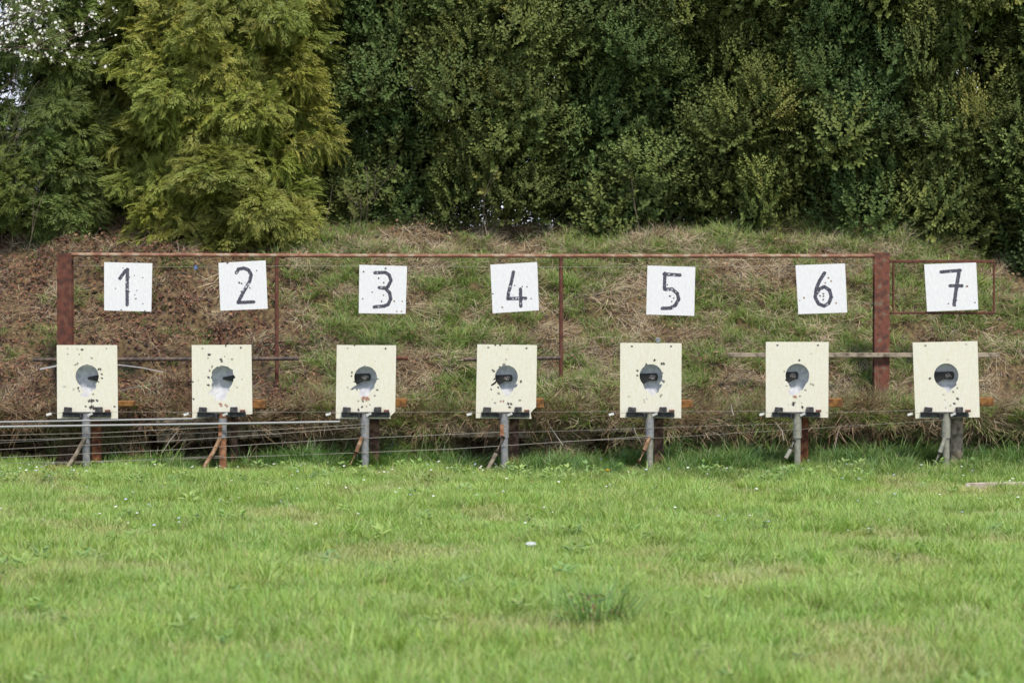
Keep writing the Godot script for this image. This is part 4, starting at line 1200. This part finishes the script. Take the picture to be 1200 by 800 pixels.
func build_flowers() -> void:
	var st := new_st()
	for k in 6:
		var a := TAU * k / 6
		leaf(st, Vector3(0, 0.07, 0), Vector3(cos(a), 0.3, sin(a)).normalized(), Vector3.UP, 0.011, 0.008, Color.WHITE)
	blade(st, Vector3.ZERO, 0.3, 0.07, 0.002, 0.02, 0.0, Color(0.2, 0.35, 0.1))
	var mesh := st.commit()
	var rows := Rows.new()
	for i in 520:
		var x := rr(-4.6, 4.6)
		var z := rr(-0.1, 1.6) if i < 400 else rr(1.5, 6.0)
		if n_mid.get_noise_2d(x * 0.9 + 3.0, z + 12.0) < 0.02 and i < 400: continue
		var c := Color(0.80, 0.80, 0.80) if rng.randf() < 0.6 else Color(0.48, 0.52, 0.75)
		rows.add(aim(Vector3(rr(-0.2, 0.2), 1, rr(0, 0.4)), rr(0, TAU), Vector3.ONE * rr(0.6, 1.15)), Vector3(x, lawn_y(x, z), z), c)
	tag(scatter("small_flowers", rows, mesh, M.petal, self), "tiny white and pale blue flowers dotted through the grass near the targets", "flowers", "", "stuff")
	var ros := []
	for k in 2:
		var sr := new_st()
		for j in 11:
			var a := TAU * j / 11.0 + rr(-0.3, 0.3)
			var t := rr(0.8, 1.2)
			leaf(sr, Vector3(rr(-0.02, 0.02), rr(0.02, 0.06), rr(-0.02, 0.02)), Vector3(cos(a), rr(0.2, 0.9), sin(a)).normalized(), Vector3.UP, rr(0.03, 0.06), rr(0.014, 0.026), Color(t, t, t))
		ros.append(sr.commit())
	var rw := [Rows.new(), Rows.new()]
	for i in 800:
		var z := rr(0.2, 2.0) if i < 450 else rr(1.5, 12.5)
		var half := 0.185 * (D - z) + 0.4
		var x := rr(-half, half)
		if n_mid.get_noise_2d(x * 0.6 + 90.0, z * 0.6) < 0.05: continue
		rw[i % 2].add(aim(Vector3(rr(-0.2, 0.2), 1, rr(0, 0.3)), rr(0, TAU), Vector3.ONE * rr(0.7, 1.4)), Vector3(x, lawn_y(x, z) + 0.01, z), hue([Color(0.22, 0.34, 0.09), Color(0.27, 0.37, 0.11), Color(0.20, 0.31, 0.10)]))
	var weeds := thing("lawn_weeds", Vector3.ZERO, "small broad-leaved weeds scattered through the grass", "weeds")
	weeds.set_meta("kind", "stuff")
	for k in 2: scatter("leaves", rw[k], ros[k], M.grass, weeds)
	var p := at(712, 564, 1.7)
	var d := thing("dandelion", Vector3(p.x, lawn_y(p.x, 1.7) + 0.03, 1.7), "single yellow dandelion in the grass between targets 4 and 5", "flower")
	var head := new_st()
	for k in 40:
		var a := k * 2.4
		leaf(head, Vector3(0, 0.088, 0), Vector3(cos(a), 0.2 + 0.03 * k, sin(a)).normalized(), Vector3.UP, 0.02, 0.007, Color(0.80, 0.52, 0.03))
	put("flower_head", head.commit(), M.petal, d)
	put("flower_stem", tube_mesh([Vector3.ZERO, Vector3(0.004, 0.09, 0)], 0.0025, 5), plain(Color(0.42, 0.50, 0.24), 0.7), d)
	# the dark tuft that stands out of the lawn
	var c := Vector3.ZERO
	var dist := FOCAL * EYE / (742.0 - HORIZON)
	c = Vector3((700.0 - 600.0) * dist / FOCAL, 0, D - dist)
	c.y = lawn_y(c.x, c.z)
	var g := thing("grass_tussock", c, "dark green tussock with reddish brown leaves standing out of the near lawn", "grass tuft")
	var tall := new_st()
	for i in 120:
		var a := rr(0, TAU)
		var r := 0.13 * sqrt(rng.randf())
		var k := rr(0.8, 1.7)
		blade(tall, Vector3(cos(a) * r, 0, sin(a) * r * 0.7), a + rr(-0.7, 0.7), rr(0.12, 0.32), rr(0.0045, 0.007), rr(0.1, 0.6), rr(0.1, 0.7), Color(0.115 * k, 0.215 * k, 0.06 * k), 4)
	put("blades", tall.commit(), M.grass, g)
	var red := new_st()
	for i in 90:
		var a := rr(0, TAU)
		var r := 0.13 * sqrt(rng.randf())
		var k := rr(0.6, 1.2)
		leaf(red, Vector3(cos(a) * r, rr(0.05, 0.17), sin(a) * r * 0.7 + 0.09), Vector3(cos(a), rr(0.0, 0.8), sin(a)).normalized(), Vector3.UP, rr(0.02, 0.04), 0.016, Color(0.17 * k, 0.085 * k, 0.035 * k) if rng.randf() < 0.55 else Color(0.05 * k, 0.10 * k, 0.035 * k))
	put("low_leaves", red.commit(), M.grass, g)
	var w := at(622, 641, 6.0)
	dist = FOCAL * EYE / (646.0 - HORIZON)
	var sc := new_st()
	extrude(sc, PackedVector2Array([Vector2(-0.03, 0), Vector2(-0.01, -0.012), Vector2(0.03, -0.006), Vector2(0.028, 0.012), Vector2(0.005, 0.02), Vector2(-0.02, 0.014)]), 0.003, -0.003)
	var scrap := put("paper_scrap", sc.commit(), plain(Color(0.66, 0.68, 0.68), 0.8), self, Vector3((622.0 - 600.0) * dist / FOCAL, lawn_y(0.15, D - dist) + 0.055, D - dist))
	scrap.rotation.x = -0.9
	tag(scrap, "small white scrap lying in the lawn", "scrap")

# ---------------------------------------------------------------- scene
func _ready() -> void:
	rng.seed = 20240
	n_big.seed = 3; n_big.frequency = 0.35; n_big.fractal_octaves = 2
	n_mid.seed = 5; n_mid.frequency = 1.3; n_mid.fractal_octaves = 3
	n_small.seed = 7; n_small.frequency = 5.0; n_small.fractal_octaves = 3

	var cam := Camera3D.new()
	cam.name = "camera"
	add_child(cam)
	var lens := CameraAttributesPhysical.new()
	lens.frustum_focal_length = 99.0
	lens.frustum_focus_distance = D
	lens.exposure_aperture = 4.2
	cam.attributes = lens
	cam.fov = rad_to_deg(2.0 * atan(400.0 / FOCAL))
	cam.near = 0.1
	cam.far = 400.0
	cam.position = Vector3(0, EYE, D)
	cam.rotation.x = -tilt
	cam.current = true

	var env := Environment.new()
	env.background_mode = Environment.BG_SKY
	env.tonemap_mode = Environment.TONE_MAPPER_LINEAR
	env.tonemap_exposure = 1.65
	env.sdfgi_enabled = true
	env.ssao_enabled = true
	env.ssil_enabled = true
	var sky := Sky.new()
	var air := ProceduralSkyMaterial.new()
	air.sky_top_color = Color(0.66, 0.72, 0.82)
	air.sky_horizon_color = Color(0.86, 0.88, 0.93)
	air.sky_curve = 0.25
	air.ground_horizon_color = Color(0.55, 0.56, 0.50)
	air.ground_bottom_color = Color(0.30, 0.33, 0.22)
	air.sky_energy_multiplier = 1.0
	sky.sky_material = air
	env.sky = sky
	var we := WorldEnvironment.new()
	we.environment = env
	add_child(we)

	var sun := DirectionalLight3D.new()
	sun.name = "sun"
	sun.light_color = Color(1.0, 0.96, 0.90)
	sun.light_energy = 0.9
	sun.light_angular_distance = 9.0
	sun.shadow_enabled = true
	add_child(sun)
	sun.look_at_from_position(Vector3(2.2, 9.0, 5.4), Vector3.ZERO)

	make_materials()
	build_ground()
	build_hedge()
	build_left_branches()
	build_bank_cover()
	build_foot_grass()
	build_lawn_grass()
	build_planks()
	build_frame()
	build_boards()
	build_bars()
	for i in 7: build_target(i)
	build_cords()
	build_flowers()
